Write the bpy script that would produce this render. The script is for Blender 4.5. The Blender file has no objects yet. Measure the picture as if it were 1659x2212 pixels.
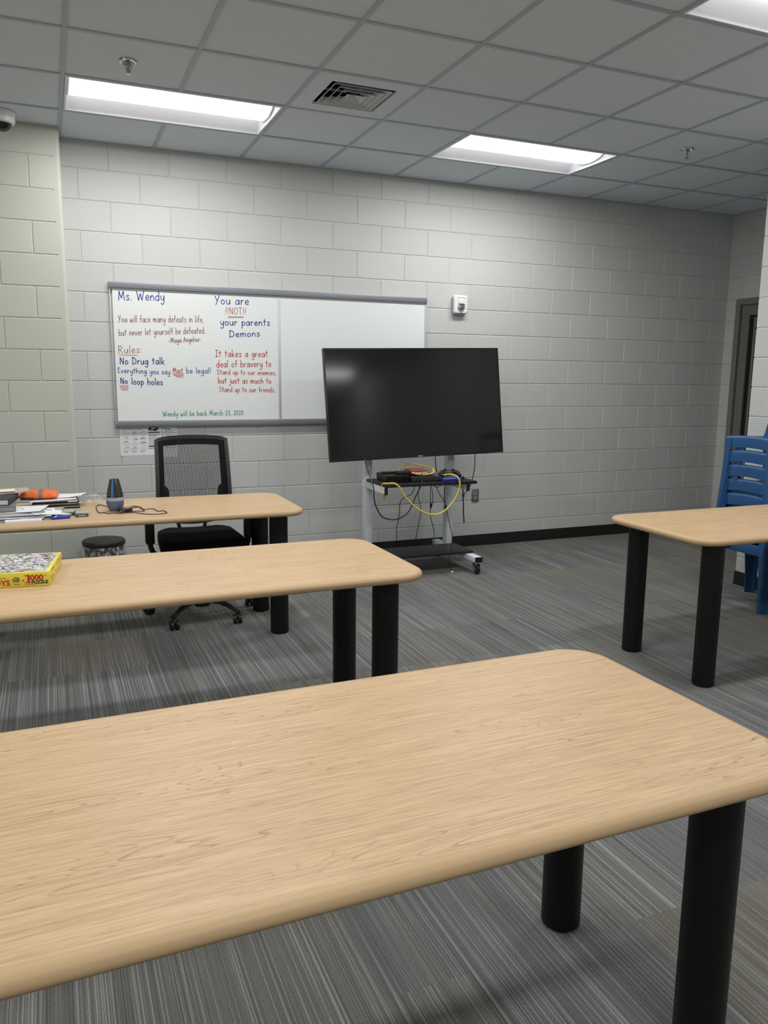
import bpy, bmesh, math, random
from mathutils import Vector, Matrix
random.seed(7)
PI = math.pi
R = math.radians
S = bpy.context.scene
COL = S.collection

# ------------------------------------------------------------------ camera, light, exposure
cam_d = bpy.data.cameras.new('camera')
cam = bpy.data.objects.new('camera', cam_d)
COL.objects.link(cam)
YAW, PITCH, ROLL = -0.398716, -0.169076, 0.009622
FOCAL = 1706.23
cy_, sy_, cp_, sp_ = math.cos(YAW), math.sin(YAW), math.cos(PITCH), math.sin(PITCH)
fwd = Vector((-sy_ * cp_, cy_ * cp_, sp_))
rt = Vector((cy_, sy_, 0))
up = rt.cross(fwd)
r2 = math.cos(ROLL) * rt + math.sin(ROLL) * up
u2 = -math.sin(ROLL) * rt + math.cos(ROLL) * up
M3 = Matrix((r2, u2, -fwd)).transposed()
cam.matrix_world = Matrix.Translation((-6.152, -6.030, 1.4684)) @ M3.to_4x4()
cam_d.sensor_fit = 'HORIZONTAL'
cam_d.sensor_width = 36.0
cam_d.lens = 36.0 * FOCAL / 1659.0
cam_d.clip_start = 0.02
S.camera = cam

LAMP_W = 25.0                   # watts sent down by each ceiling light
LENS = 2.2                      # radiance of the lit lens itself
LAMP_COL = (1.0, 0.99, 0.97)
S.view_settings.view_transform = 'Standard'
S.view_settings.look = 'None'
S.view_settings.exposure = -0.04
S.view_settings.gamma = 1.0
S.view_settings.use_curve_mapping = False
W = bpy.data.worlds.new('world')
S.world = W
W.use_nodes = True
W.node_tree.nodes['Background'].inputs[0].default_value = (0.5, 0.55, 0.6, 1)
W.node_tree.nodes['Background'].inputs[1].default_value = 0.02
try:
    S.cycles.max_bounces = 10
    S.cycles.diffuse_bounces = 6
    S.cycles.glossy_bounces = 4
    S.cycles.sample_clamp_indirect = 6.0
except Exception:
    pass

CEIL = 3.025

# ------------------------------------------------------------------ materials
def lin(c):
    return tuple(((v / 255) / 12.92 if v <= 10 else (((v / 255) + 0.055) / 1.055) ** 2.4) for v in c)

def nn(nt, typ, ins=None, **props):
    n = nt.nodes.new(typ)
    for k, v in props.items():
        setattr(n, k, v)
    if ins:
        for k, v in ins.items():
            sock = n.inputs[k]
            if isinstance(v, bpy.types.NodeSocket):
                nt.links.new(v, sock)
            else:
                sock.default_value = v
    return n

def new_mat(name):
    m = bpy.data.materials.new(name)
    m.use_nodes = True
    return m, m.node_tree, m.node_tree.nodes['Principled BSDF']

MC = {}
def mat(name, rgb, rough=0.5, metal=0.0, bump=0.0, bscale=300.0, spec=0.5, trans=0.0, alpha=1.0, var=0.06, vscale=9.0, coat=0.0):
    """plain painted / moulded surface: a colour with a slight mottling and a fine surface bump"""
    if name in MC:
        return MC[name]
    m, nt, b = new_mat(name)
    c = lin(rgb)
    tc = nn(nt, 'ShaderNodeTexCoord')
    nz = nn(nt, 'ShaderNodeTexNoise', {'Vector': tc.outputs['Object'], 'Scale': vscale, 'Detail': 3.0})
    rp = nn(nt, 'ShaderNodeMapRange', {'Value': nz.outputs['Fac'], 'To Min': 1 - var, 'To Max': 1 + var})
    vm = nn(nt, 'ShaderNodeVectorMath', {0: c}, operation='SCALE')
    nt.links.new(rp.outputs[0], vm.inputs['Scale'])
    nt.links.new(vm.outputs[0], b.inputs['Base Color'])
    b.inputs['Roughness'].default_value = rough
    b.inputs['Metallic'].default_value = metal
    b.inputs['Specular IOR Level'].default_value = spec
    b.inputs['Transmission Weight'].default_value = trans
    b.inputs['Alpha'].default_value = alpha
    b.inputs['Coat Weight'].default_value = coat
    if bump > 0:
        n2 = nn(nt, 'ShaderNodeTexNoise', {'Vector': tc.outputs['Object'], 'Scale': bscale, 'Detail': 2.0})
        bp = nn(nt, 'ShaderNodeBump', {'Height': n2.outputs['Fac'], 'Strength': bump, 'Distance': 0.001})
        nt.links.new(bp.outputs[0], b.inputs['Normal'])
    MC[name] = m
    return m

def block_mat(name, rgb, axis, phase, rough=0.55):
    """painted concrete block, 16 x 8 in running bond"""
    m, nt, b = new_mat(name)
    geo = nn(nt, 'ShaderNodeNewGeometry')
    sx = nn(nt, 'ShaderNodeSeparateXYZ', {0: geo.outputs['Position']})
    a = nn(nt, 'ShaderNodeMath', {0: sx.outputs[axis], 1: phase}, operation='ADD')
    cv = nn(nt, 'ShaderNodeCombineXYZ', {0: a.outputs[0], 1: sx.outputs['Z'], 2: 0.0})
    wob = nn(nt, 'ShaderNodeTexNoise', {'Vector': geo.outputs['Position'], 'Scale': 14.0, 'Detail': 2.0})
    wv = nn(nt, 'ShaderNodeVectorMath', {0: wob.outputs['Color'], 1: (0.5, 0.5, 0.5)}, operation='SUBTRACT')
    ws = nn(nt, 'ShaderNodeVectorMath', {0: wv.outputs[0], 'Scale': 0.004}, operation='SCALE')
    wa = nn(nt, 'ShaderNodeVectorMath', {0: cv.outputs[0], 1: ws.outputs[0]}, operation='ADD')
    br = nn(nt, 'ShaderNodeTexBrick', {'Vector': wa.outputs[0], 'Color1': (0, 0, 0, 1), 'Color2': (1, 1, 1, 1), 'Mortar': (0.5, 0.5, 0.5, 1),
            'Scale': 1.0, 'Mortar Size': 0.0, 'Mortar Smooth': 0.0, 'Bias': 0.0, 'Brick Width': 0.4064, 'Row Height': 0.2032}, offset=0.5, offset_frequency=2, squash=1.0)
    sep = nn(nt, 'ShaderNodeSeparateColor', {0: br.outputs['Color']})
    rough_blk = nn(nt, 'ShaderNodeMapRange', {'Value': sep.outputs[0], 'From Min': 0.78, 'From Max': 0.98, 'To Min': 0.15, 'To Max': 1.0})
    tint = nn(nt, 'ShaderNodeMapRange', {'Value': sep.outputs[0], 'To Min': 0.965, 'To Max': 1.02})
    big = nn(nt, 'ShaderNodeTexNoise', {'Vector': geo.outputs['Position'], 'Scale': 1.3, 'Detail': 2.0})
    bigr = nn(nt, 'ShaderNodeMapRange', {'Value': big.outputs['Fac'], 'To Min': 0.96, 'To Max': 1.04})
    tt = nn(nt, 'ShaderNodeMath', {0: tint.outputs[0], 1: bigr.outputs[0]}, operation='MULTIPLY')
    vm = nn(nt, 'ShaderNodeVectorMath', {0: lin(rgb)}, operation='SCALE')
    nt.links.new(tt.outputs[0], vm.inputs['Scale'])
    nt.links.new(vm.outputs[0], b.inputs['Base Color'])
    b.inputs['Roughness'].default_value = rough
    b.inputs['Specular IOR Level'].default_value = 0.35
    n1 = nn(nt, 'ShaderNodeTexNoise', {'Vector': geo.outputs['Position'], 'Scale': 95.0, 'Detail': 3.0})
    n2 = nn(nt, 'ShaderNodeTexNoise', {'Vector': geo.outputs['Position'], 'Scale': 42.0, 'Detail': 4.0, 'Roughness': 0.7})
    pit = nn(nt, 'ShaderNodeMapRange', {'Value': n2.outputs['Fac'], 'From Min': 0.3, 'From Max': 0.48})
    pm = nn(nt, 'ShaderNodeMath', {0: pit.outputs[0], 1: rough_blk.outputs[0]}, operation='MULTIPLY')
    b2 = nn(nt, 'ShaderNodeBump', {'Height': n1.outputs['Fac'], 'Strength': 0.30, 'Distance': 0.0012})
    b3 = nn(nt, 'ShaderNodeBump', {'Height': pm.outputs[0], 'Strength': 0.45, 'Distance': 0.0022, 'Normal': b2.outputs[0]})
    nt.links.new(b3.outputs[0], b.inputs['Normal'])
    return m

def wood_mat(name, base, dark):
    """maple laminate: fine grain streaks along the table plus cathedral figure"""
    m, nt, b = new_mat(name)
    tc = nn(nt, 'ShaderNodeTexCoord')
    oi = nn(nt, 'ShaderNodeObjectInfo')
    off = nn(nt, 'ShaderNodeVectorMath', {0: (7.3, 3.1, 0.0)}, operation='SCALE')
    nt.links.new(oi.outputs['Random'], off.inputs['Scale'])
    co = nn(nt, 'ShaderNodeVectorMath', {0: tc.outputs['Object'], 1: off.outputs[0]}, operation='ADD')
    def mapped(sx, sy):
        return nn(nt, 'ShaderNodeVectorMath', {0: co.outputs[0], 1: (sx, sy, 1.0)}, operation='MULTIPLY').outputs[0]
    fine = nn(nt, 'ShaderNodeTexNoise', {'Vector': mapped(6, 150), 'Scale': 1.0, 'Detail': 4.0, 'Roughness': 0.65})
    pores = nn(nt, 'ShaderNodeTexNoise', {'Vector': mapped(22, 420), 'Scale': 1.0, 'Detail': 2.0})
    fig = nn(nt, 'ShaderNodeTexNoise', {'Vector': mapped(1.15, 11.0), 'Scale': 1.0, 'Detail': 1.5, 'Distortion': 0.35})
    ring = nn(nt, 'ShaderNodeMath', {0: fig.outputs['Fac'], 1: 34.0}, operation='MULTIPLY')
    fr = nn(nt, 'ShaderNodeMath', {0: ring.outputs[0]}, operation='FRACT')
    line = nn(nt, 'ShaderNodeMapRange', {'Value': fr.outputs[0], 'From Min': 0.0, 'From Max': 0.22, 'To Min': 1.0, 'To Max': 0.0})
    mask = nn(nt, 'ShaderNodeTexNoise', {'Vector': mapped(1.1, 5.0), 'Scale': 1.6, 'Detail': 1.0})
    mk = nn(nt, 'ShaderNodeMapRange', {'Value': mask.outputs['Fac'], 'From Min': 0.47, 'From Max': 0.62})
    lm = nn(nt, 'ShaderNodeMath', {0: line.outputs[0], 1: mk.outputs[0]}, operation='MULTIPLY')
    lm2 = nn(nt, 'ShaderNodeMath', {0: lm.outputs[0], 1: 0.54}, operation='MULTIPLY')
    fm = nn(nt, 'ShaderNodeMapRange', {'Value': fine.outputs['Fac'], 'From Min': 0.34, 'From Max': 0.68, 'To Min': 0.0, 'To Max': 0.42})
    pr = nn(nt, 'ShaderNodeMapRange', {'Value': pores.outputs['Fac'], 'From Min': 0.58, 'From Max': 0.7, 'To Min': 0.0, 'To Max': 0.30})
    s1 = nn(nt, 'ShaderNodeMath', {0: fm.outputs[0], 1: pr.outputs[0]}, operation='ADD')
    s2 = nn(nt, 'ShaderNodeMath', {0: s1.outputs[0], 1: lm2.outputs[0]}, operation='ADD', use_clamp=True)
    mx = nn(nt, 'ShaderNodeMix', {}, data_type='RGBA')
    nt.links.new(s2.outputs[0], mx.inputs[0])
    mx.inputs[6].default_value = (*lin(base), 1)
    mx.inputs[7].default_value = (*lin(dark), 1)
    nt.links.new(mx.outputs[2], b.inputs['Base Color'])
    b.inputs['Roughness'].default_value = 0.42
    b.inputs['Specular IOR Level'].default_value = 0.4
    bp = nn(nt, 'ShaderNodeBump', {'Height': pores.outputs['Fac'], 'Strength': 0.06, 'Distance': 0.0005})
    nt.links.new(bp.outputs[0], b.inputs['Normal'])
    return m

def carpet_mat():
    """striped loop-pile carpet tiles: every yarn line runs along y, tone and tint change from tile to tile"""
    m, nt, b = new_mat('carpet')
    geo = nn(nt, 'ShaderNodeNewGeometry')
    P = geo.outputs['Position']
    sx = nn(nt, 'ShaderNodeSeparateXYZ', {0: P})
    br = nn(nt, 'ShaderNodeTexBrick', {'Vector': P, 'Color1': (0, 0, 0, 1), 'Color2': (1, 1, 1, 1), 'Mortar': (0.5, 0.5, 0.5, 1), 'Scale': 1.0,
            'Mortar Size': 0.0, 'Bias': 0.0, 'Brick Width': 0.5, 'Row Height': 0.5}, offset=0.5, offset_frequency=2)
    tile = nn(nt, 'ShaderNodeSeparateColor', {0: br.outputs['Color']}).outputs[0]
    jit = nn(nt, 'ShaderNodeMath', {0: tile, 1: 1.1}, operation='MULTIPLY').outputs[0]
    def streak(fx, fy, detail=2.0, rough=0.5):
        a = nn(nt, 'ShaderNodeMath', {0: sx.outputs['X'], 1: fx}, operation='MULTIPLY').outputs[0]
        c = nn(nt, 'ShaderNodeMath', {0: sx.outputs['Y'], 1: fy}, operation='MULTIPLY').outputs[0]
        v = nn(nt, 'ShaderNodeCombineXYZ', {0: a, 1: c, 2: jit})
        return nn(nt, 'ShaderNodeTexNoise', {'Vector': v.outputs[0], 'Scale': 1.0, 'Detail': detail, 'Roughness': rough}).outputs['Fac']
    broad = streak(11.0, 0.9, 2.0)
    mid = streak(300.0, 0.7, 0.5)
    finen = streak(640.0, 2.5, 0.0)
    loop = nn(nt, 'ShaderNodeTexNoise', {'Vector': P, 'Scale': 330.0, 'Detail': 1.0}).outputs['Fac']
    lines = nn(nt, 'ShaderNodeMapRange', {'Value': mid, 'From Min': 0.58, 'From Max': 0.66}).outputs[0]
    lines2 = nn(nt, 'ShaderNodeMapRange', {'Value': finen, 'From Min': 0.56, 'From Max': 0.7}).outputs[0]
    dark = nn(nt, 'ShaderNodeMapRange', {'Value': mid, 'From Min': 0.42, 'From Max': 0.30}).outputs[0]
    base = nn(nt, 'ShaderNodeMix', {}, data_type='RGBA')
    tn = nn(nt, 'ShaderNodeMapRange', {'Value': tile, 'From Min': 0.25, 'From Max': 0.85})
    nt.links.new(tn.outputs[0], base.inputs[0])
    base.inputs[6].default_value = (*lin((106, 108, 108)), 1)
    base.inputs[7].default_value = (*lin((114, 111, 104)), 1)
    def mix(fac, a, col, k):
        f = nn(nt, 'ShaderNodeMath', {0: fac, 1: k}, operation='MULTIPLY', use_clamp=True).outputs[0]
        x = nn(nt, 'ShaderNodeMix', {}, data_type='RGBA')
        nt.links.new(f, x.inputs[0]); nt.links.new(a, x.inputs[6]); x.inputs[7].default_value = (*lin(col), 1)
        return x.outputs[2]
    c = mix(dark, base.outputs[2], (66, 69, 72), 0.55)
    c = mix(lines, c, (158, 162, 161), 0.7)
    c = mix(lines2, c, (142, 143, 140), 0.42)
    grn = nn(nt, 'ShaderNodeMapRange', {'Value': streak(33.0, 1.2, 1.0), 'From Min': 0.66, 'From Max': 0.72}).outputs[0]
    c = mix(grn, c, (122, 126, 108), 0.4)
    bv = nn(nt, 'ShaderNodeMapRange', {'Value': broad, 'From Min': 0.3, 'From Max': 0.7, 'To Min': 0.90, 'To Max': 1.10}).outputs[0]
    lv = nn(nt, 'ShaderNodeMapRange', {'Value': loop, 'From Min': 0.3, 'From Max': 0.7, 'To Min': 0.72, 'To Max': 1.25}).outputs[0]
    tv = nn(nt, 'ShaderNodeMapRange', {'Value': nn(nt, 'ShaderNodeMath', {0: nn(nt, 'ShaderNodeMath', {0: tile, 1: 7.77}, operation='MULTIPLY').outputs[0]}, operation='FRACT').outputs[0],
            'To Min': 0.92, 'To Max': 1.07}).outputs[0]
    k = nn(nt, 'ShaderNodeMath', {0: bv, 1: lv}, operation='MULTIPLY').outputs[0]
    k = nn(nt, 'ShaderNodeMath', {0: k, 1: tv}, operation='MULTIPLY').outputs[0]
    vm = nn(nt, 'ShaderNodeVectorMath', {0: c}, operation='SCALE')
    nt.links.new(k, vm.inputs['Scale'])
    nt.links.new(vm.outputs[0], b.inputs['Base Color'])
    b.inputs['Roughness'].default_value = 0.95
    b.inputs['Specular IOR Level'].default_value = 0.1
    h = nn(nt, 'ShaderNodeMath', {0: finen, 1: loop}, operation='ADD').outputs[0]
    bp = nn(nt, 'ShaderNodeBump', {'Height': h, 'Strength': 0.5, 'Distance': 0.002})
    nt.links.new(bp.outputs[0], b.inputs['Normal'])
    return m

def emit_mat(name, rgb, strength):
    m, nt, b = new_mat(name)
    b.inputs['Base Color'].default_value = (0.8, 0.8, 0.8, 1)
    b.inputs['Emission Color'].default_value = (*rgb, 1)
    b.inputs['Emission Strength'].default_value = strength
    return m

def collage_mat():
    """box-lid picture: a jumble of small coloured shapes"""
    m, nt, b = new_mat('puzzle_picture')
    tc = nn(nt, 'ShaderNodeTexCoord')
    nz = nn(nt, 'ShaderNodeTexNoise', {'Vector': tc.outputs['Object'], 'Scale': 60.0, 'Detail': 2.0})
    ad = nn(nt, 'ShaderNodeVectorMath', {0: tc.outputs['Object'], 1: nn(nt, 'ShaderNodeVectorMath', {0: nz.outputs['Color'], 'Scale': 0.02}, operation='SCALE').outputs[0]}, operation='ADD')
    vo = nn(nt, 'ShaderNodeTexVoronoi', {'Vector': ad.outputs[0], 'Scale': 60.0}, feature='F1')
    hsv = nn(nt, 'ShaderNodeHueSaturation', {'Color': vo.outputs['Color'], 'Saturation': 0.42, 'Value': 0.95})
    v2 = nn(nt, 'ShaderNodeTexVoronoi', {'Vector': ad.outputs[0], 'Scale': 110.0}, feature='F1')
    g2 = nn(nt, 'ShaderNodeMapRange', {'Value': nn(nt, 'ShaderNodeSeparateColor', {0: v2.outputs['Color']}).outputs[1], 'To Min': 0.08, 'To Max': 1.3})
    vm = nn(nt, 'ShaderNodeVectorMath', {0: hsv.outputs[0]}, operation='SCALE')
    nt.links.new(g2.outputs[0], vm.inputs['Scale'])
    nt.links.new(vm.outputs[0], b.inputs['Base Color'])
    b.inputs['Roughness'].default_value = 0.35
    return m

M_WALL = block_mat('painted_block', (199, 201, 199), 'X', 0.2032)
M_WALLY = block_mat('painted_block_side', (199, 201, 199), 'Y', 0.2032)
M_PLAINW = mat('painted_wall', (200, 200, 196), 0.6, bump=0.2, bscale=90)
M_TILE = mat('ceiling_tile', (214, 223, 232), 0.9, bump=0.35, bscale=260, var=0.02, spec=0.2)
M_GRID = mat('ceiling_grid_metal', (172, 182, 192), 0.55, var=0.02)
M_CARPET = carpet_mat()
M_BASE = mat('rubber_base', (26, 26, 26), 0.55, bump=0.2, bscale=150)
M_WOOD = wood_mat('maple_laminate', (216, 185, 146), (146, 112, 76))
M_EDGE = mat('edge_band', (196, 166, 126), 0.5, var=0.04, vscale=3)
M_UNDER = mat('underside', (110, 92, 70), 0.8)
M_BLACK = mat('black_powder_coat', (9, 9, 10), 0.45, spec=0.35, bump=0.15, bscale=500)
M_BLACKP = mat('black_plastic', (19, 19, 21), 0.45)
M_BLACKG = mat('black_gloss', (10, 10, 12), 0.25)
M_DARK = mat('dark_grey_plastic', (44, 46, 50), 0.5)
M_FABRIC = mat('black_fabric', (18, 19, 22), 0.9, bump=0.6, bscale=700, spec=0.2)
M_MESH = mat('grey_mesh_fabric', (44, 47, 54), 0.8, spec=0.2)
M_BLUE = mat('blue_plastic', (40, 84, 132), 0.38, bump=0.08, bscale=180, var=0.03)
M_STEEL = mat('steel', (170, 172, 174), 0.3, metal=1.0)
M_CHROME = mat('chrome', (205, 207, 210), 0.15, metal=1.0)
M_WHITE = mat('white_powder_coat', (224, 230, 238), 0.4, var=0.02)
M_WHITEP = mat('white_plastic', (232, 233, 236), 0.35, var=0.02)
M_ALU = mat('anodised_aluminium', (138, 141, 148), 0.42, metal=0.35, var=0.03)
M_ALUD = mat('aluminium_shadow_lip', (88, 90, 96), 0.5, metal=0.3)
M_WB = mat('whiteboard_enamel', (233, 238, 238), 0.22, var=0.012, vscale=2)
M_PAPER = mat('white_paper', (232, 233, 238), 0.8, var=0.02)
M_CREAM = mat('cream_paper', (236, 232, 205), 0.8, var=0.03)
M_GREYP = mat('grey_newsprint', (150, 148, 150), 0.85, var=0.25, vscale=40)
M_FRAME = mat('door_frame_paint', (124, 121, 112), 0.5)
M_DOOR = mat('door_leaf_paint', (116, 113, 104), 0.5)
M_DGLASS = mat('dark_door_glass', (22, 24, 25), 0.1, spec=0.6)
M_REFL = mat('reflector_white', (235, 236, 242), 0.5, var=0.01)
M_LENS = emit_mat('troffer_lens', LAMP_COL, LENS)
INK = {'b': mat('blue_marker', (38, 62, 150), 0.6), 'm': mat('maroon_marker', (150, 84, 78), 0.6),
       'r': mat('red_marker', (196, 66, 48), 0.6), 'g': mat('green_marker', (44, 150, 122), 0.6)}
M_INKBLK = mat('black_print', (30, 30, 34), 0.7)
M_INKGRY = mat('grey_print', (146, 148, 156), 0.7)

# ------------------------------------------------------------------ geometry helpers
class MB:
    """collects shapes into one mesh; each face may carry its own material slot"""
    def __init__(self):
        self.v = []; self.f = []; self.mi = []
    def add(self, vs, fs, mi=0):
        o = len(self.v)
        self.v += [tuple(p) for p in vs]
        self.f += [tuple(i + o for i in f) for f in fs]
        self.mi += [mi] * len(fs)
        return self
    def box(self, lo, hi, mi=0, mtx=None):
        (a, b, c), (d, e, f) = lo, hi
        vs = [(a, b, c), (d, b, c), (d, e, c), (a, e, c), (a, b, f), (d, b, f), (d, e, f), (a, e, f)]
        if mtx: vs = [mtx @ Vector(p) for p in vs]
        return self.add(vs, [(0, 3, 2, 1), (4, 5, 6, 7), (0, 1, 5, 4), (1, 2, 6, 5), (2, 3, 7, 6), (3, 0, 4, 7)], mi)
    def rbox(self, lo, hi, r, seg=2, mi=0, mtx=None):
        bm = bmesh.new()
        bmesh.ops.create_cube(bm, size=1.0)
        for v in bm.verts:
            v.co = Vector([lo[i] + (v.co[i] + 0.5) * (hi[i] - lo[i]) for i in range(3)])
        bmesh.ops.bevel(bm, geom=bm.edges[:], offset=r, segments=seg, profile=0.5, affect='EDGES')
        self.bm(bm, mi, mtx)
        return self
    def bm(self, bm, mi=0, mtx=None):
        bm.verts.index_update()
        self.add([(mtx @ v.co if mtx else v.co.copy()) for v in bm.verts], [[v.index for v in f.verts] for f in bm.faces], mi)
        bm.free()
    def loft(self, rings, closed=True, caps=True, mi=0):
        n = len(rings[0]); vs = [p for r in rings for p in r]; fs = []
        for i in range(len(rings) - 1):
            for j in range(n if closed else n - 1):
                k = (j + 1) % n
                fs.append((i * n + j, i * n + k, (i + 1) * n + k, (i + 1) * n + j))
        if caps:
            fs.append(tuple(range(n - 1, -1, -1)))
            fs.append(tuple((len(rings) - 1) * n + j for j in range(n)))
        return self.add(vs, fs, mi)
    def lathe(self, prof, seg=24, c=(0, 0, 0), axis='Z', mi=0, caps=True):
        rings = []
        for r, z in prof:
            ring = []
            for j in range(seg):
                a = 2 * PI * j / seg
                p = (r * math.cos(a), r * math.sin(a), z)
                if axis == 'X': p = (p[2], p[0], p[1])
                if axis == 'Y': p = (p[1], p[2], p[0])
                ring.append((p[0] + c[0], p[1] + c[1], p[2] + c[2]))
            rings.append(ring)
        return self.loft(rings, True, caps, mi)
    def cyl(self, a, b, r, seg=16, r2=None, mi=0):
        return self.tube([a, b], r, seg, mi, radii=[r, r if r2 is None else r2])
    def tube(self, pts, r, seg=8, mi=0, radii=None):
        pts = [Vector(p) for p in pts]; rings = []; prev = None
        for i, p in enumerate(pts):
            t = (pts[min(i + 1, len(pts) - 1)] - pts[max(i - 1, 0)])
            t = t.normalized() if t.length > 1e-9 else Vector((0, 0, 1))
            if prev is None:
                u = t.orthogonal().normalized()
            else:
                u = prev - t * prev.dot(t)
                u = u.normalized() if u.length > 1e-6 else t.orthogonal().normalized()
            prev = u; w = t.cross(u); rr = radii[i] if radii else r
            rings.append([p + rr * (math.cos(2 * PI * j / seg) * u + math.sin(2 * PI * j / seg) * w) for j in range(seg)])
        return self.loft(rings, True, True, mi)
    def prism(self, poly, z0, z1, mi=0, mtx=None):
        r0 = [Vector((x, y, z0)) for x, y in poly]; r1 = [Vector((x, y, z1)) for x, y in poly]
        if mtx: r0 = [mtx @ p for p in r0]; r1 = [mtx @ p for p in r1]
        return self.loft([r0, r1], True, True, mi)

def link(name, mb, mats, parent=None, loc=None, smooth=40):
    me = bpy.data.meshes.new(name)
    me.from_pydata(mb.v, [], mb.f)
    for m in (mats if isinstance(mats, (list, tuple)) else [mats]):
        me.materials.append(m)
    me.polygons.foreach_set('material_index', mb.mi)
    bm = bmesh.new(); bm.from_mesh(me)
    bmesh.ops.recalc_face_normals(bm, faces=bm.faces[:])
    bm.to_mesh(me); bm.free()
    if smooth:
        me.shade_smooth()
        me.set_sharp_from_angle(angle=R(smooth))
    me.update()
    o = bpy.data.objects.new(name, me)
    COL.objects.link(o)
    if parent: o.parent = parent
    if loc: o.location = loc
    return o

def tag(o, label, cat, group=None):
    o['label'] = label; o['category'] = cat
    if group: o['group'] = group
    return o

def thing(name, label, cat, loc=(0, 0, 0), rz=0.0, group=None):
    o = bpy.data.objects.new(name, None)
    COL.objects.link(o)
    o.location = loc; o.rotation_euler = (0, 0, rz); o.empty_display_size = 0.1
    return tag(o, label, cat, group)

def struct(name, mb, m, smooth=None, parent=None):
    o = link(name, mb, m, parent, smooth=smooth)
    if parent is None: o['kind'] = 'structure'
    return o

def dup(root, loc, rz=0.0, label=None, group=None, scale=None):
    r = root.copy(); COL.objects.link(r)
    r.location = loc; r.rotation_euler = (0, 0, rz)
    if scale: r.scale = (scale,) * 3
    if label: r['label'] = label
    if group: r['group'] = group
    for ch in list(root.children):
        c = ch.copy(); COL.objects.link(c); c.parent = r
        for g in ch.children:
            d = g.copy(); COL.objects.link(d); d.parent = c
    return r

def smooth_path(pts, n=6):
    P = [Vector(p) for p in pts]; out = []
    for i in range(len(P) - 1):
        p0, p1, p2, p3 = P[max(i - 1, 0)], P[i], P[i + 1], P[min(i + 2, len(P) - 1)]
        for k in range(n):
            t = k / n
            out.append(0.5 * ((2 * p1) + (p2 - p0) * t + (2 * p0 - 5 * p1 + 4 * p2 - p3) * t * t + (3 * p1 - p0 - 3 * p2 + p3) * t ** 3))
    out.append(P[-1])
    return out

def rrect(hx, hy, r, n=8):
    pts = []
    for cx, cy, a0 in ((hx - r, hy - r, 0), (-hx + r, hy - r, 90), (-hx + r, -hy + r, 180), (hx - r, -hy + r, 270)):
        for k in range(n + 1):
            a = R(a0 + 90 * k / n)
            pts.append((cx + r * math.cos(a), cy + r * math.sin(a)))
    return pts

def text(name, body, size, m, parent, mtx, offset=0.0, align='LEFT', extrude=0.0002, space=1.0, sx=1.0):
    cu = bpy.data.curves.new(name, 'FONT')
    cu.body = body; cu.size = size; cu.offset = offset; cu.extrude = extrude; cu.align_x = align
    cu.space_character = space; cu.resolution_u = 3
    tmp = bpy.data.objects.new('tmp_text', cu)
    COL.objects.link(tmp)
    dg = bpy.context.evaluated_depsgraph_get()
    me = bpy.data.meshes.new_from_object(tmp.evaluated_get(dg))
    bpy.data.objects.remove(tmp); bpy.data.curves.remove(cu)
    me.transform(mtx @ Matrix.Diagonal((sx, 1, 1, 1)))
    me.materials.clear(); me.materials.append(m)
    me.name = name
    o = bpy.data.objects.new(name, me)
    COL.objects.link(o); o.parent = parent
    return o

# plane facing -y (towards the room) with text x -> +x, text y -> +z
def face_y(x, y, z): return Matrix(((1, 0, 0, x), (0, 0, -1, y), (0, 1, 0, z), (0, 0, 0, 1)))

# ------------------------------------------------------------------ the room
mb = MB(); mb.add([(-8.7, -9.0, 0), (0.2, -9.0, 0), (0.2, 0.1, 0), (-8.7, 0.1, 0)], [(0, 1, 2, 3)])
mb.add([(-8.7, -9.0, -.1), (0.2, -9.0, -.1), (0.2, 0.1, -.1), (-8.7, 0.1, -.1)], [(0, 3, 2, 1)])
struct('floor', mb, M_CARPET)
BW, BH, DEP = 0.4064, 0.2032, 0.0048
def block_face(mb, u0, u1, z0, z1, joint, point):
    """raised, bevelled block faces with tooled joints; point(u, z, depth) -> xyz; joint = u of one vertical joint in an odd course"""
    rg = random.Random(int(abs(u0) * 97) + 3)
    n0, n1 = int(math.floor(z0 / BH)), int(math.ceil(z1 / BH))
    for c in range(n0, n1):
        ph = joint + (0 if c % 2 == 0 else BW / 2)
        k0 = int(math.floor((u0 - ph) / BW))
        u = ph + k0 * BW
        za, zb = max(z0, c * BH), min(z1, (c + 1) * BH)
        while u < u1 - 1e-6:
            ua, ub = max(u, u0), min(u + BW, u1)
            u += BW
            if ub - ua < 0.012 or zb - za < 0.01: continue
            jl = 0.0008; jf = 0.0054 + 0.001 * rg.random(); t_ = 0.0008 * (rg.random() - .5)
            l_, r_, t0, t1 = (ua > u0 + 1e-6), (ub < u1 - 1e-6), (za > z0 + 1e-6), (zb < z1 - 1e-6)
            O_ = [(ua + jl * l_, za + jl * t0), (ub - jl * r_, za + jl * t0), (ub - jl * r_, zb - jl * t1), (ua + jl * l_, zb - jl * t1)]
            I_ = [(ua + jf * l_, za + (jf + t_) * t0), (ub - jf * r_, za + (jf - t_) * t0), (ub - jf * r_, zb - (jf + t_) * t1), (ua + jf * l_, zb - (jf - t_) * t1)]
            mb.add([point(p, q, DEP + 0.001) for p, q in O_] + [point(p, q, 0.0) for p, q in I_],
                   [(0, 1, 5, 4), (1, 2, 6, 5), (2, 3, 7, 6), (3, 0, 4, 7), (4, 5, 6, 7)])
mb = MB().box((-6.02, DEP, -0.05), (0.15, 0.15, 3.2))
block_face(mb, -6.0, 0.0, 0.0, 3.2, 0.0, lambda u, z, d: (u, d, z))
struct('wall_back', mb, M_WALL)
mb = MB()
ring = [(-8.7, 0.15), (-8.7, -0.24 + DEP), (-6.0475, -0.24 + DEP), (-6.0472, -0.24), (-6.022, -0.24)]
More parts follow.
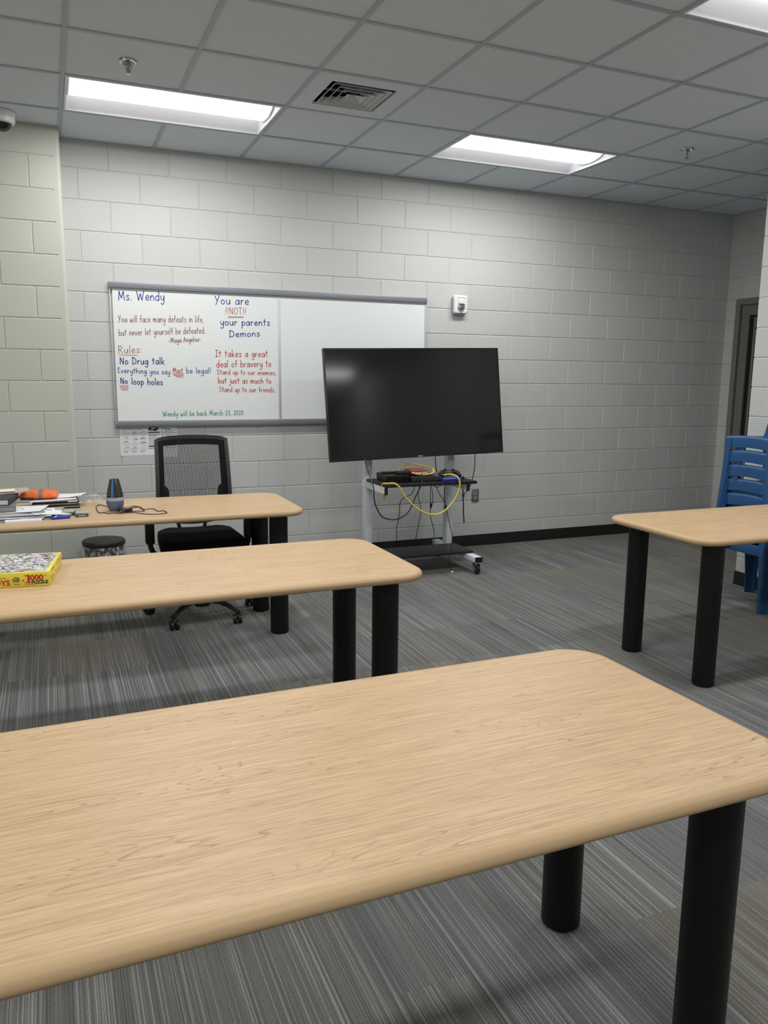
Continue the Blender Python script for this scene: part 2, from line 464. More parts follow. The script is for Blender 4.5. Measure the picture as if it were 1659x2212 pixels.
for k in range(7):
    a = R(-90 + 15 * k); ring.append((-6.022 + 0.022 * math.cos(a), -0.218 + 0.022 * math.sin(a)))
ring += [(-6.0, 0.15)]
mb.prism(ring, -0.05, 3.2)
block_face(mb, -8.7, -6.047, 0.0, 3.2, -6.194 + BW / 2, lambda u, z, d: (u, -0.24 + d, z))
struct('wall_left', mb, block_mat('painted_block_green_light', (197, 200, 190), 'X', 6.194), smooth=30)  # same block, its colour tinted to carry the greenish light on this side
# wall to the right of the alcove, with the doorway cut out
mb = MB()
mb.box((DEP, -0.125, -0.05), (0.15, 0.15, 3.2)); mb.box((DEP, -1.84, -0.05), (0.15, -1.145, 3.2)); mb.box((DEP, -1.145, 2.235), (0.15, -0.125, 3.2))
for ya, yb, za in ((-0.125, 0.0, 0.0), (-1.84, -1.145, 0.0), (-1.145, -0.125, 2.235)):
    block_face(mb, ya, yb, za, 3.2, 0.0, lambda u, z, d: (d, u, z))
struct('wall_right', mb, M_WALLY)
PX = -1.59
mb = MB().box((PX + DEP, -9.0, -0.05), (0.15, -1.84, 3.2))
block_face(mb, -6.0, -1.84, 0.0, 3.2, -1.84, lambda u, z, d: (PX + d, u, z))
mb.box((PX, -9.0, 0), (PX + DEP, -6.0, 3.2))
struct('wall_partition', mb, M_WALLY)
struct('wall_rear', MB().box((-8.8, -9.15, -0.05), (0.15, -9.0, 3.2)), M_PLAINW)
struct('wall_far_left', MB().box((-8.85, -9.0, -0.05), (-8.7, 0.15, 3.2)), M_PLAINW)

def base(name, lo, hi, toe):
    mb = MB().box(lo, hi)
    mb.box(*toe)
    struct(name, mb, M_BASE)
base('baseboard_back', (-6.0, -0.006, 0), (0.0, 0, 0.098), ((-6.0, -0.014, 0), (0.0, -0.006, 0.008)))
base('baseboard_partition', (PX - 0.006, -9.0, 0), (PX, -1.834, 0.098), ((PX - 0.014, -9.0, 0), (PX - 0.006, -1.834, 0.008)))
base('baseboard_left', (-8.7, -0.246, 0), (-6.0, -0.24, 0.098), ((-8.7, -0.254, 0), (-6.0, -0.246, 0.008)))
base('baseboard_right', (-0.006, -0.12, 0), (0.0, 0.0, 0.098), ((-0.014, -0.12, 0), (-0.006, 0.0, 0.008)))

# door in the alcove: painted hollow-metal frame, leaf with a tall dark glass
door = bpy.data.objects.new('door_1', None); COL.objects.link(door); door.location = (0, -0.635, 0); door['kind'] = 'structure'
mb = MB()
for y0, y1, x0, x1, z0, z1 in ((0.455, 0.51, -0.014, 0.15, 0, 2.235), (-0.51, -0.455, -0.014, 0.15, 0, 2.235), (-0.455, 0.455, -0.014, 0.15, 2.18, 2.235),
                               (0.435, 0.455, 0.05, 0.15, 0, 2.18), (-0.455, -0.435, 0.05, 0.15, 0, 2.18), (-0.455, 0.455, 0.05, 0.15, 2.16, 2.18)):
    mb.box((x0, y0, z0), (x1, y1, z1))
link('door_frame', mb, M_FRAME, door, smooth=None)
mb = MB()
for y0, y1, z0, z1 in ((0.355, 0.445, 0.005, 2.175), (-0.445, -0.355, 0.005, 2.175), (-0.355, 0.355, 2.08, 2.175), (-0.355, 0.355, 0.005, 0.25)):
    mb.box((0.005, y0, z0), (0.05, y1, z1))
leaf = link('door_leaf', mb, M_DOOR, door, smooth=None)
link('glass', MB().box((0.024, -0.355, 0.25), (0.032, 0.355, 2.08)), M_DGLASS, leaf, smooth=None)
mb = MB()
for y0 in (0.300, 0.225):
    mb.box((0.012, y0 - 0.022, 0.25), (0.04, y0, 2.06))
link('mullion', mb, mat('grey_mullion', (120, 121, 119), 0.5), leaf, smooth=None)

# ceiling: lay-in tiles on a 2 ft grid
GX0, GY0, GS, GSY = -4.775, -0.612, 0.6085, 0.6175
XL = [GX0 + GS * k for k in range(-7, 9)]
YL = [GY0 - GSY * k for k in range(0, 14)]
lights = []
def cell_x(i): return XL[i], XL[i + 1]
LIGHT_CELLS = set(); VENT = None
def ix(x): return min(range(len(XL)), key=lambda i: abs(XL[i] - x))
light_spots = []
for xi in (ix(-5.99), ix(-3.558), ix(-8.42)):
    for yi in (0, 4, 9):
        if xi == ix(-8.42) and yi == 0: continue
        light_spots.append((xi + 1 if (yi == 9 and xi == ix(-3.558)) else xi, yi))
for xi, yi in light_spots:
    LIGHT_CELLS.add((xi, yi)); LIGHT_CELLS.add((xi + 1, yi))
vx, vy = ix(-4.775), 1
LIGHT_CELLS.add((vx, vy))
mb = MB()
xs = [-8.75] + [x for x in XL if -8.7 < x < 0.1] + [0.16]
ys = [0.1] + YL + [-9.1]
for i in range(len(xs) - 1):
    for j in range(len(ys) - 1):
        key = (ix(xs[i]) if i else -99, j - 1)
        if key in LIGHT_CELLS: continue
        a, b, c, d = xs[i], xs[i + 1], ys[j], ys[j + 1]
        mb.add([(a, c, CEIL + .003), (b, c, CEIL + .003), (b, d, CEIL + .003), (a, d, CEIL + .003)], [(0, 1, 2, 3)])
ceil = struct('ceiling', mb, M_TILE)
# plenum deck above the tiles keeps the recesses closed
struct('ceiling_deck', MB().box((-8.8, -9.1, 3.24), (0.2, 0.2, 3.30)), M_PLAINW)
hw = 0.012
# the long side of a 2 x 4 light has no cross tee inside: remove by building cross members per cell instead
mb2 = MB()
for i, x in enumerate(XL):
    if not (-8.7 < x < 0.1): continue
    for j in range(len(ys) - 1):
        if (i, j - 1) in LIGHT_CELLS and (i - 1, j - 1) in LIGHT_CELLS and (i - 1, j - 1) in {(a, b) for a, b in light_spots}: continue
        y1, y0 = ys[j], ys[j + 1]
        if y1 > 0: y1 = 0.0
        mb2.box((x - hw, y0, CEIL - 0.002), (x + hw, y1, CEIL + 0.004))
for j, y in enumerate(YL):
    mb2.box((-8.7, y - hw, CEIL - 0.003), (0.12, y + hw, CEIL + 0.004))
# wall angle
mb2.box((-6.0, -0.022, CEIL - 0.0038), (0, 0, CEIL + 0.003)); mb2.box((-0.022, -1.84, CEIL - 0.0038), (0, -0.022, CEIL + 0.003))
mb2.box((-8.7, -0.262, CEIL - 0.0038), (-6.0, -0.24, CEIL + 0.003)); mb2.box((PX - 0.022, -9, CEIL - 0.0038), (PX, -1.84, CEIL + 0.003))
link('ceiling_grid', mb2, M_GRID, ceil, smooth=None)

# ------------------------------------------------------------------ recessed lights
def make_light(name, label):
    """2 x 4 ft recessed troffer, local origin at the middle of its opening"""
    t = thing(name, label, 'ceiling light', group='recessed ceiling lights')
    hx, hy = GS - 0.014, GSY / 2 - 0.014
    mb = MB()
    for lo, hi in (((-hx, -hy, -0.001), (hx, -hy + 0.012, 0.006)), ((-hx, hy - 0.012, -0.001), (hx, hy, 0.006)),
                   ((-hx, -hy + 0.012, -0.001), (-hx + 0.012, hy - 0.012, 0.006)), ((hx - 0.012, -hy + 0.012, -0.001), (hx, hy - 0.012, 0.006))):
        mb.box(lo, hi)
    link('frame', mb, M_WHITE, t, smooth=None)
    # reflector pan: two long sloping sides, sloping ends
    ix_, iy_ = hx - 0.012, hy - 0.012
    tx, ty, tz = hx - 0.016, 0.195, 0.10
    B = [(-ix_, -iy_, 0), (ix_, -iy_, 0), (ix_, iy_, 0), (-ix_, iy_, 0)]
    T = [(-tx, -ty, tz), (tx, -ty, tz), (tx, ty, tz), (-tx, ty, tz)]
    mb = MB().add(B + T, [(0, 1, 5, 4), (1, 2, 6, 5), (2, 3, 7, 6), (3, 0, 4, 7), (4, 5, 6, 7)])
    link('reflector', mb, M_REFL, t, smooth=None)
    # bowed lens
    mb = MB(); n = 14; lx = tx - 0.010
    rings = []
    for x in (-lx, lx):
        rings.append([(x, -0.190 * math.cos(PI * k / n), 0.088 - 0.070 * math.sin(PI * k / n)) for k in range(n + 1)])
    mb.loft(rings, closed=False, caps=False)
    link('lens', mb, M_LENS, t)
    mb = MB()
    for s in (-1, 1):
        x0, x1 = s * lx, s * (lx + 0.008)
        prof = [(-0.193 * math.cos(PI * k / n), 0.09 - 0.074 * math.sin(PI * k / n)) for k in range(n + 1)]
        mb.loft([[(x, y, z) for y, z in prof] for x in (x0, x1)], closed=True, caps=True)
        link('end_cap', mb, M_REFL, t)
        mb = MB()
    ld = bpy.data.lights.get('troffer_lamp')
    if ld is None:
        ld = bpy.data.lights.new('troffer_lamp', 'AREA')
        ld.shape = 'RECTANGLE'; ld.size = 2 * lx; ld.size_y = 0.20
        ld.energy = LAMP_W; ld.color = LAMP_COL
    lo_ = bpy.data.objects.new('lamp', ld)
    COL.objects.link(lo_); lo_.parent = t; lo_.location = (0, 0, 0.010)
    return t
LL = {(0, 0): 'recessed ceiling light nearer the dome camera, above the whiteboard', (1, 0): 'recessed ceiling light past the air vent, towards the alcove end',
      (1, 1): 'recessed ceiling light cut off by the top right corner of the photo'}
L0 = None
for n_, (xi, yi) in enumerate(light_spots):
    loc = (XL[xi + 1], (YL[yi] + YL[yi + 1]) / 2, CEIL - 0.001)
    colk = {ix(-5.99): 0, ix(-3.558): 1}.get(xi, 2)
    lab = LL.get((colk, yi // 4), 'recessed ceiling light over the rear of the room, behind the camera')
    if L0 is None:
        L0 = make_light('ceiling_light', lab); L0.location = loc
    else:
        dup(L0, loc, 0, lab)

# ------------------------------------------------------------------ air vent, sprinklers, security camera
vc = ((XL[vx] + XL[vx + 1]) / 2, (YL[vy] + YL[vy + 1]) / 2)
t = thing('air_vent', 'square louvred air vent in the ceiling between the two lights', 'air vent', (vc[0], vc[1], CEIL))
hx, hy = GS / 2 - 0.013, GSY / 2 - 0.013
a = 0.190
mb = MB()
O = [(-hx, -hy), (hx, -hy), (hx, hy), (-hx, hy)]; I = [(-a, -a), (a, -a), (a, a), (-a, a)]
mb.add([(x, y, 0.0) for x, y in O] + [(x, y, 0.0) for x, y in I] + [(x, y, 0.012) for x, y in I], [(0, 1, 5, 4), (1, 2, 6, 5), (2, 3, 7, 6), (3, 0, 4, 7), (4, 5, 9, 8), (5, 6, 10, 9), (6, 7, 11, 10), (7, 4, 8, 11)])
link('face_plate', mb, M_TILE, t, smooth=None)
M_DUCT = mat('duct_interior', (40, 42, 46), 0.8)
mb = MB(); mb.add([(x, y, 0.012) for x, y in I] + [(x, y, 0.13) for x, y in I], [(0, 1, 5, 4), (1, 2, 6, 5), (2, 3, 7, 6), (3, 0, 4, 7), (4, 5, 6, 7)])
link('duct', mb, M_DUCT, t, smooth=None)
M_LOUV = mat('louver_grey', (196, 200, 206), 0.45)
for k, (o_, i_, z0, z1) in enumerate(((0.170, 0.142, -0.002, 0.026), (0.132, 0.106, -0.005, 0.022), (0.095, 0.070, -0.008, 0.018))):
    mb = MB()
    ro = [(-o_, -o_, z0), (o_, -o_, z0), (o_, o_, z0), (-o_, o_, z0)]; ri = [(-i_, -i_, z1), (i_, -i_, z1), (i_, i_, z1), (-i_, i_, z1)]
    ro2 = [(x * 0.985, y * 0.985, z + 0.003) for x, y, z in ro]; ri2 = [(x * .985, y * .985, z + 0.003) for x, y, z in ri]
    q4 = [(0, 1, 5, 4), (1, 2, 6, 5), (2, 3, 7, 6), (3, 0, 4, 7)]
    rl = [(x * 0.965, y * 0.965, z) for x, y, z in ro]
    mb.add(rl + ri, q4); mb.add(ro2 + ri2, q4); mb.add(ro + ro2, q4); mb.add(ro + rl, q4)
    link('louver', mb, M_LOUV, t, smooth=None)
mb = MB(); o_ = 0.060
mb.add([(-o_, -o_, -0.010), (o_, -o_, -0.010), (o_, o_, -0.010), (-o_, o_, -0.010), (0, 0, 0.022)], [(0, 1, 4), (1, 2, 4), (2, 3, 4), (3, 0, 4)])
for s in ((1, 0), (-1, 0), (0, 1), (0, -1)):
    mb.box((min(0.05 * s[0], 0.19 * s[0]) - 0.006, min(0.05 * s[1], 0.19 * s[1]) - 0.006, 0.02), (max(0.05 * s[0], 0.19 * s[0]) + 0.006, max(0.05 * s[1], 0.19 * s[1]) + 0.006, 0.028))
link('centre_cone', mb, M_LOUV, t, smooth=None)

def sprinkler(loc, label):
    t = thing('fire_sprinkler', label, 'sprinkler', loc, 0, 'ceiling sprinklers')
    link('escutcheon', MB().lathe([(0.043, 0.0), (0.041, -0.007), (0.034, -0.009), (0.030, -0.004), (0.026, 0.004)], 24, caps=False), M_CHROME, t)
    link('body', MB().lathe([(0.025, 0.003), (0.014, 0.002), (0.012, -0.012), (0.007, -0.016), (0.005, -0.05), (0.006, -0.056)], 16), M_STEEL, t)
    mb = MB()
    mb.lathe([(0.003, -0.054), (0.015, -0.057), (0.015, -0.060), (0.003, -0.061)], 16)
    for s in (-1, 1):
        mb.tube(smooth_path([(s * 0.011, 0, -0.008), (s * 0.013, 0, -0.03), (s * 0.004, 0, -0.054)], 4), 0.002, 6)
    link('deflector', mb, M_STEEL, t)
    return t
s0 = sprinkler((-5.69, -1.555, CEIL), 'chrome fire sprinkler in the ceiling near the dome camera')
dup(s0, (-2.03, -1.53, CEIL), 0.6, 'chrome fire sprinkler in the ceiling at the alcove end of the room')

t = thing('security_camera', 'white dome security camera on the ceiling at the left edge', 'security camera', (-6.325, -0.42, CEIL))
link('mounting_base', MB().lathe([(0.082, 0.0), (0.082, -0.012), (0.078, -0.016)], 32), M_WHITEP, t)
link('housing', MB().lathe([(0.077, -0.016), (0.078, -0.045), (0.074, -0.062), (0.060, -0.068), (0.05, -0.066)], 32), M_WHITEP, t)
link('dome', MB().lathe([(0.056, -0.066), (0.053, -0.080), (0.043, -0.096), (0.026, -0.106), (0.008, -0.109)], 28), M_BLACKG, t)
link('spec_sticker', MB().loft([[(0.0786 * math.cos(R(a_)), 0.0786 * math.sin(R(a_)), z) for a_ in range(-105, -30, 8)] for z in (-0.024, -0.034)], closed=False, caps=False), mat('sticker', (215, 216, 218), 0.5), t)

# ------------------------------------------------------------------ tables
def make_table(label, loc, rz, L, Wd, inset_x=0.135, inset_y=0.138, shift=0.0):
    t = thing('table', label, 'table', loc, rz, 'maple laminate tables with thick black legs')
    hx, hy, rc = L / 2, Wd / 2, 0.115
    top, th = 0.735, 0.035
    e = 0.024
    mb = MB()
    loop = rrect(hx - e, hy - e, rc - e, 10)
    mb.prism(loop, top - 0.004, top)
    link('tabletop', mb, M_WOOD, t, smooth=None)
    mb = MB()
    n = 12; rings = []
    prof = [(-e - 0.001, top - 0.0012), (-e, top)]
    for k in range(n + 1):
        a = PI / 2 - PI * k / n
        prof.append((-e + 0.003 + (e - 0.003) * math.cos(a), top - th / 2 + (th / 2) * math.sin(a)))
    for d, z in prof:
        rings.append([(x, y, z) for x, y in rrect(hx + d, hy + d, rc + d, 10)])
    mb.loft(rings, True, False)
    mb.add(rings[-1], [tuple(range(len(rings[-1])))])
    mb.add(rings[0][:0], [])
    link('edge_band', mb, M_EDGE, t, smooth=60)
    for sx in (-1, 1):
        for sy in (-1, 1):
            x, y = sx * (hx - inset_x), sy * (hy - inset_y) + shift
            lg = link('leg', MB().lathe([(0.046, 0.0), (0.0525, 0.006), (0.0525, 0.694)], 36, (x, y, 0)), M_BLACK, t)
            link('mounting_plate', MB().prism([(x + px, y + py) for px, py in rrect(0.060, 0.060, 0.02, 3)], 0.694, 0.7), M_BLACK, lg, smooth=None)
    return t
TA = make_table('maple table with the papers, humidifier and office chair at the whiteboard', (-5.765, -1.476, 0), R(-0.8), 1.829, 0.745)
TB = make_table('maple table holding the yellow puzzle box, between the desk and the front table', (-5.833, -3.035, 0), R(0.3), 1.98, 0.742)
TC = make_table('large empty maple table filling the front of the photo', (-5.715, -4.675, 0), R(0.4), 1.829, 0.77)
TD = make_table('empty maple table by the stacked blue chairs', (-2.505, -2.952, 0), R(-0.9), 1.775, 0.76, 0.120, 0.115, -0.045)

# ------------------------------------------------------------------ whiteboard
X0, X1, Z0, Z1 = -5.724, -3.264, 1.100, 2.110
t = thing('whiteboard', 'wide two-panel whiteboard with coloured handwriting on the block wall', 'whiteboard', (0, 0, 0))
XD = -4.503
for xa, xb in ((X0 + 0.02, XD), (XD, X1 - 0.01)):
    link('panel', MB().box((xa, -0.020, Z0 + 0.02), (xb, 0, Z1 - 0.02)), M_WB, t, smooth=None)
mb = MB(); mb.rbox((X0 - 0.004, -0.034, Z1 - 0.042), (X1 + 0.004, 0, Z1), 0.004); mb.box((X0, -0.028, Z1 - 0.050), (X1, -0.002, Z1 - 0.042))
link('map_rail', mb, M_ALU, t)
mb = MB(); mb.rbox((X0, -0.030, Z0), (X1, 0, Z0 + 0.042), 0.004); mb.rbox((X0 + 0.02, -0.075, Z0 - 0.004), (X1 - 0.02, -0.028, Z0 + 0.004), 0.003); mb.rbox((X0 + 0.02, -0.077, Z0 - 0.002), (X1 - 0.02, -0.069, Z0 + 0.010), 0.003)
mb = MB(); mb.rbox((X0, -0.034, Z0 - 0.002), (X1, 0, Z0 + 0.040), 0.004); mb.box((X0 + .004, -0.030, Z0 - 0.006), (X1 - .004, -0.004, Z0 - 0.002))
link('marker_rail', mb, M_ALU, t)
for x in (X0, X1 - 0.008):
    link('side_frame', MB().rbox((x, -0.024, Z0 + 0.04), (x + 0.008, 0, Z1 - 0.042), 0.002), mat('pale_frame', (196, 199, 206), 0.35, metal=0.1), t)
link('divider', MB().rbox((XD - 0.009, -0.024, Z0 + 0.04), (XD + 0.009, -0.004, Z1 - 0.05), 0.002), mat('light_aluminium', (206, 209, 215), 0.35, metal=0.2), t)

# single-stroke handwriting: c = curve through points, l = straight strokes; baseline 0, x-height .55, capitals 1
G = {
 ' ': (.30, []),
 'a': (.46, ["c.41,.45 .25,.56 .08,.4 .05,.15 .18,.0 .34,.12 .41,.42", "l.42,.55 .41,.12 .48,.0"]),
 'b': (.46, ["l.07,1.05 .06,.02", "c.06,.38 .25,.55 .42,.38 .4,.12 .22,0 .06,.1"]),
 'c': (.42, ["c.40,.45 .25,.56 .06,.35 .1,.08 .26,0 .40,.1"]),
 'd': (.48, ["c.40,.42 .22,.55 .05,.35 .08,.08 .25,0 .4,.15", "l.43,1.05 .42,0"]),
 'e': (.42, ["c.06,.28 .2,.28 .39,.33 .33,.52 .2,.56 .05,.32 .14,.03 .40,.08"]),
 'f': (.36, ["c.36,.95 .26,1.03 .18,.88 .17,.5 .16,0", "l.02,.52 .34,.54"]),
 'g': (.46, ["c.4,.45 .22,.56 .06,.35 .14,.05 .32,.1 .4,.35", "c.42,.55 .42,.1 .37,-.32 .2,-.44 .04,-.3"]),
 'h': (.46, ["l.07,1.05 .06,0", "c.06,.28 .22,.55 .38,.45 .4,.2 .41,0"]),
 'i': (.14, ["l.07,.52 .07,0", "l.07,.74 .08,.79"]),
 'j': (.22, ["c.18,.52 .18,0 .12,-.34 -.02,-.36", "l.18,.74 .19,.79"]),
 'k': (.44, ["l.07,1.05 .06,0", "l.38,.55 .08,.22 .42,0"]),
 'l': (.14, ["l.08,1.05 .07,0"]),
 'm': (.66, ["l.05,.55 .05,0", "c.05,.28 .18,.55 .3,.45 .31,0", "c.31,.28 .44,.55 .57,.45 .61,0"]),
 'n': (.44, ["l.05,.55 .05,0", "c.05,.28 .2,.55 .36,.45 .39,0"]),
 'o': (.44, ["c.22,.55 .06,.4 .06,.15 .22,0 .38,.15 .38,.4 .22,.55"]),
 'p': (.44, ["l.06,.55 .05,-.42", "c.06,.38 .24,.55 .4,.38 .36,.1 .2,.02 .06,.12"]),
 'r': (.34, ["l.06,.55 .06,0", "c.06,.3 .16,.5 .32,.52"]),
 's': (.38, ["c.34,.48 .2,.57 .08,.44 .2,.3 .33,.15 .2,.0 .04,.08"]),
 't': (.36, ["l.18,.95 .17,0", "l.02,.62 .34,.64"]),
 'u': (.46, ["c.05,.55 .06,.15 .2,0 .36,.15 .4,.55", "l.40,.55 .43,0"]),
 'v': (.42, ["l.03,.55 .2,0 .39,.55"]),
 'w': (.60, ["c.03,.55 .08,.1 .2,.02 .29,.4 .36,.02 .50,.1 .56,.55"]),
 'y': (.46, ["c.05,.55 .08,.2 .2,.08 .36,.2 .41,.52", "c.42,.58 .4,.0 .34,-.34 .18,-.44 .06,-.3"]),
 'A': (.56, ["l.04,0 .28,1 .50,0", "l.12,.38 .44,.40"]),
 'D': (.60, ["l.10,.98 .08,0", "c.02,.98 .3,.97 .54,.6 .46,.15 .04,.0"]),
 'E': (.50, ["c.46,.9 .2,1.0 .06,.8 .26,.55 .08,.35 .12,.05 .46,.1"]),
 'I': (.40, ["l.20,1 .19,0", "l.03,1 .38,1", "l.03,0 .38,0"]),
 'M': (.74, ["l.05,0 .12,1 .34,.25 .58,1 .68,0"]),
 'N': (.58, ["l.06,0 .08,1 .48,0 .50,1"]),
 'O': (.58, ["c.28,1 .06,.75 .08,.2 .3,0 .52,.3 .5,.8 .28,1"]),
 'R': (.54, ["l.08,1 .07,0", "c.03,.95 .3,1.02 .46,.78 .3,.55 .08,.52", "l.2,.52 .5,0"]),
 'S': (.48, ["c.42,.88 .26,1.0 .08,.8 .24,.52 .42,.25 .24,0 .04,.12"]),
 'T': (.54, ["l.27,.98 .26,0", "l.03,.98 .52,1"]),
 'W': (.86, ["l.04,1 .2,.02 .42,.75 .58,.02 .82,1.05"]),
 'Y': (.52, ["l.04,1 .24,.45", "l.50,1.05 .12,-.1"]),
 '0': (.44, ["c.22,.9 .06,.6 .08,.15 .22,0 .38,.25 .36,.7 .22,.9"]),
 '2': (.44, ["c.06,.72 .2,.9 .36,.72 .26,.35 .05,.02", "l.05,.02 .40,.03"]),
 '3': (.42, ["c.06,.85 .25,.9 .34,.68 .16,.48", "c.16,.48 .38,.4 .32,.08 .04,.05"]),
 '.': (.14, ["l.06,.0 .08,.05"]), ',': (.16, ["l.09,.06 .03,-.16"]), '!': (.18, ["l.12,1.0 .07,.25", "l.05,.03 .06,.08"]),
 ':': (.16, ["l.07,.05 .08,.1", "l.07,.5 .08,.55"]), '-': (.40, ["l.05,.32 .34,.34"]),
}
def strokes(s):
    kind, pts = s[0], [tuple(map(float, p.split(','))) for p in s[1:].split()]
    if kind == 'c':
        return [(p.x, p.y) for p in smooth_path([(x, y, 0) for x, y in pts], 5)]
    return pts
def ribbon(mb, pts, w, y=-0.0207):
    """flat pen stroke lying on the board face"""
    n = len(pts)
    L_, R_ = [], []
    for i in range(n):
        a, b = pts[max(i - 1, 0)], pts[min(i + 1, n - 1)]
        dx, dz = b[0] - a[0], b[1] - a[1]; d = math.hypot(dx, dz) or 1
        nx, nz = -dz / d * w / 2, dx / d * w / 2
        px, pz = pts[i]
        if i == 0: px -= dx / d * w * .3; pz -= dz / d * w * .3
        if i == n - 1: px += dx / d * w * .3; pz += dz / d * w * .3
        L_.append((px + nx, y, pz + nz)); R_.append((px - nx, y, pz - nz))
    fs = [(i, i + 1, n + i + 1, n + i) for i in range(n - 1)]
    mb.add(L_ + R_, fs)
def handwrite(txt, xa, za, xb, zb, h, w):
    """one mesh per word"""
    out = []; gap = 0.12
    tot = sum(G[c][0] + gap for c in txt) - gap
    sx = (xb - xa) / tot; cur = 0.0; mb = MB()
    for c in txt:
        wd, sts = G[c]
        if c == ' ' and mb.v:
            out.append(mb); mb = MB()
        for s in sts:
            P = []
            for x, y in strokes(s):
                u = cur + x
                P.append((xa + u * sx, za + (zb - za) * u / tot + y * h))
            if s[0] == 'l':
                for q in range(len(P) - 1): ribbon(mb, P[q:q + 2], w)
            else:
                ribbon(mb, P, w)
        cur += wd + gap
    return out + [mb]
LINES = [('Ms. Wendy', -5.665, 1.985, -5.348, 1.996, 0.061, 'b'), ('You will face many defeats in life,', -5.672, 1.834, -5.074, 1.853, 0.046, 'm'),
 ('but never let yourself be defeated.', -5.673, 1.74, -5.064, 1.775, 0.044, 'm'), ('-Maya Angelou-', -5.331, 1.698, -5.098, 1.716, 0.035, 'm'),
 ('Rules:', -5.682, 1.615, -5.518, 1.625, 0.053, 'm'), ('No Drug talk', -5.674, 1.541, -5.364, 1.546, 0.047, 'b'),
 ('Everything you say', -5.692, 1.48, -5.327, 1.474, 0.038, 'b'), ('Must', -5.307, 1.486, -5.235, 1.487, 0.034, 'r'), ('be legal!', -5.211, 1.482, -5.031, 1.484, 0.042, 'b'),
 ('No', -5.676, 1.404, -5.627, 1.404, 0.041, 'b'), ('loop holes', -5.6, 1.4, -5.382, 1.396, 0.045, 'b'),
 ('You are', -4.989, 1.988, -4.735, 1.993, 0.057, 'b'), ('!!NOT!!', -4.912, 1.919, -4.757, 1.921, 0.048, 'm'), ('your parents', -4.952, 1.837, -4.575, 1.845, 0.05, 'b'),
 ('Demons', -4.887, 1.752, -4.654, 1.764, 0.047, 'b'), ('It takes a great', -4.995, 1.606, -4.596, 1.612, 0.049, 'r'), ('deal of bravery to', -4.988, 1.529, -4.57, 1.539, 0.049, 'r'),
 ('Stand up to our enemies,', -4.986, 1.478, -4.532, 1.476, 0.036, 'r'), ('but just as much to', -4.979, 1.412, -4.572, 1.412, 0.041, 'r'),
 ('Stand up to our friends.', -4.972, 1.348, -4.542, 1.346, 0.038, 'r'), ('Wendy will be back March 23, 2020', -5.39, 1.169, -4.794, 1.175, 0.037, 'g')]
ink_names = {'b': 'blue', 'm': 'maroon', 'r': 'red', 'g': 'green'}
UND = [(-5.675, 1.606, -5.551, 1.606, 'm'), (-5.307, 1.477, -5.231, 1.479, 'r'), (-5.3, 1.466, -5.232, 1.467, 'r'), (-5.282, 1.457, -5.234, 1.455, 'r'),
 (-5.682, 1.388, -5.624, 1.388, 'r'), (-5.678, 1.375, -5.624, 1.375, 'r'), (-5.671, 1.362, -5.627, 1.361, 'r'), (-4.896, 1.901, -4.779, 1.904, 'm'), (-4.89, 1.893, -4.776, 1.897, 'm')]
for (txt, xa, za, xb, zb, h, ink) in LINES:
    w = {'b': 0.0058, 'r': 0.0050, 'm': 0.0040, 'g': 0.0040}[ink]
    if txt in ('Everything you say', 'be legal!', 'Stand up to our enemies,', 'Must', 'Stand up to our friends.'): w = 0.0043
    for mb in handwrite(txt, xa, za, xb, zb, h, w):
        o = link('handwritten_word', mb, INK[ink], t, smooth=None)
        o['label'] = '%s handwritten word' % ink_names[ink]
for xa, za, xb, zb, ink in UND:
    mb = MB(); ribbon(mb, [(xa, za), (xb, zb)], 0.005 if ink == 'r' else 0.0035)
    link('underline', mb, INK[ink], t, smooth=None)

# ------------------------------------------------------------------ papers taped to the wall
t = thing('school_calendar', 'white school calendar sheet taped under the whiteboard', 'calendar', (-5.695, 0, 0.885))
cw, chh = 0.292, 0.213
link('sheet', MB().box((0, -0.0012, 0), (cw, -0.0002, chh)), M_PAPER, t, smooth=None)
text('heading', 'Joplin Schools', 0.020, M_INKBLK, t, face_y(0.012, -0.0014, 0.189), 0.0, sx=0.72)
text('subheading', '2019-2020 Calendar', 0.0085, M_INKBLK, t, face_y(0.098, -0.0014, 0.190), 0.0002, sx=0.85)
mb = MB(); mg = MB()
def pq(m_, x0, z0, x1, z1): m_.add([(x0, -0.0015, z0), (x1, -0.0015, z0), (x1, -0.0015, z1), (x0, -0.0015, z1)], [(0, 1, 2, 3)])
for r_ in range(4):
    for c_ in range(3):
        bx, bz = 0.018 + c_ * 0.060, 0.176 - r_ * 0.037
        pq(mg, bx + 0.014, bz - 0.001, bx + 0.034, bz + 0.0015)
        for d_ in range(7):
            for k_ in range(5):
                pq(mg, bx + d_ * 0.0072, bz - 0.008 - k_ * 0.0048, bx + d_ * 0.0072 + 0.0028, bz - 0.008 - k_ * 0.0048 + 0.0022)
for x0, z0, w_ in ((0.088, 0.163, 0.022), (0.046, 0.128, 0.008), (0.102, 0.119, 0.02), (0.14, 0.122, 0.036), (0.03, 0.100, 0.022), (0.016, 0.094, 0.008), (0.142, 0.092, 0.038),
                   (0.176, 0.093, 0.004), (0.05, 0.062, 0.007), (0.098, 0.058, 0.007), (0.092, 0.050, 0.008), (0.075, 0.050, 0.007), (0.142, 0.165, 0.006), (0.07, 0.036, 0.005)):
    pq(mb, x0, z0, x0 + w_, z0 + 0.004)
for k_ in range(4):
    for c_ in range(3):
        pq(mg, 0.02 + c_ * 0.058, 0.034 - k_ * 0.004, 0.055 + c_ * 0.058, 0.0355 - k_ * 0.004)
pq(mb, 0.198, 0.163, 0.280, 0.171); pq(mb, 0.198, 0.1465, 0.280, 0.150); pq(mb, 0.198, 0.060, 0.280, 0.068); pq(mb, 0.198, 0.048, 0.280, 0.052)
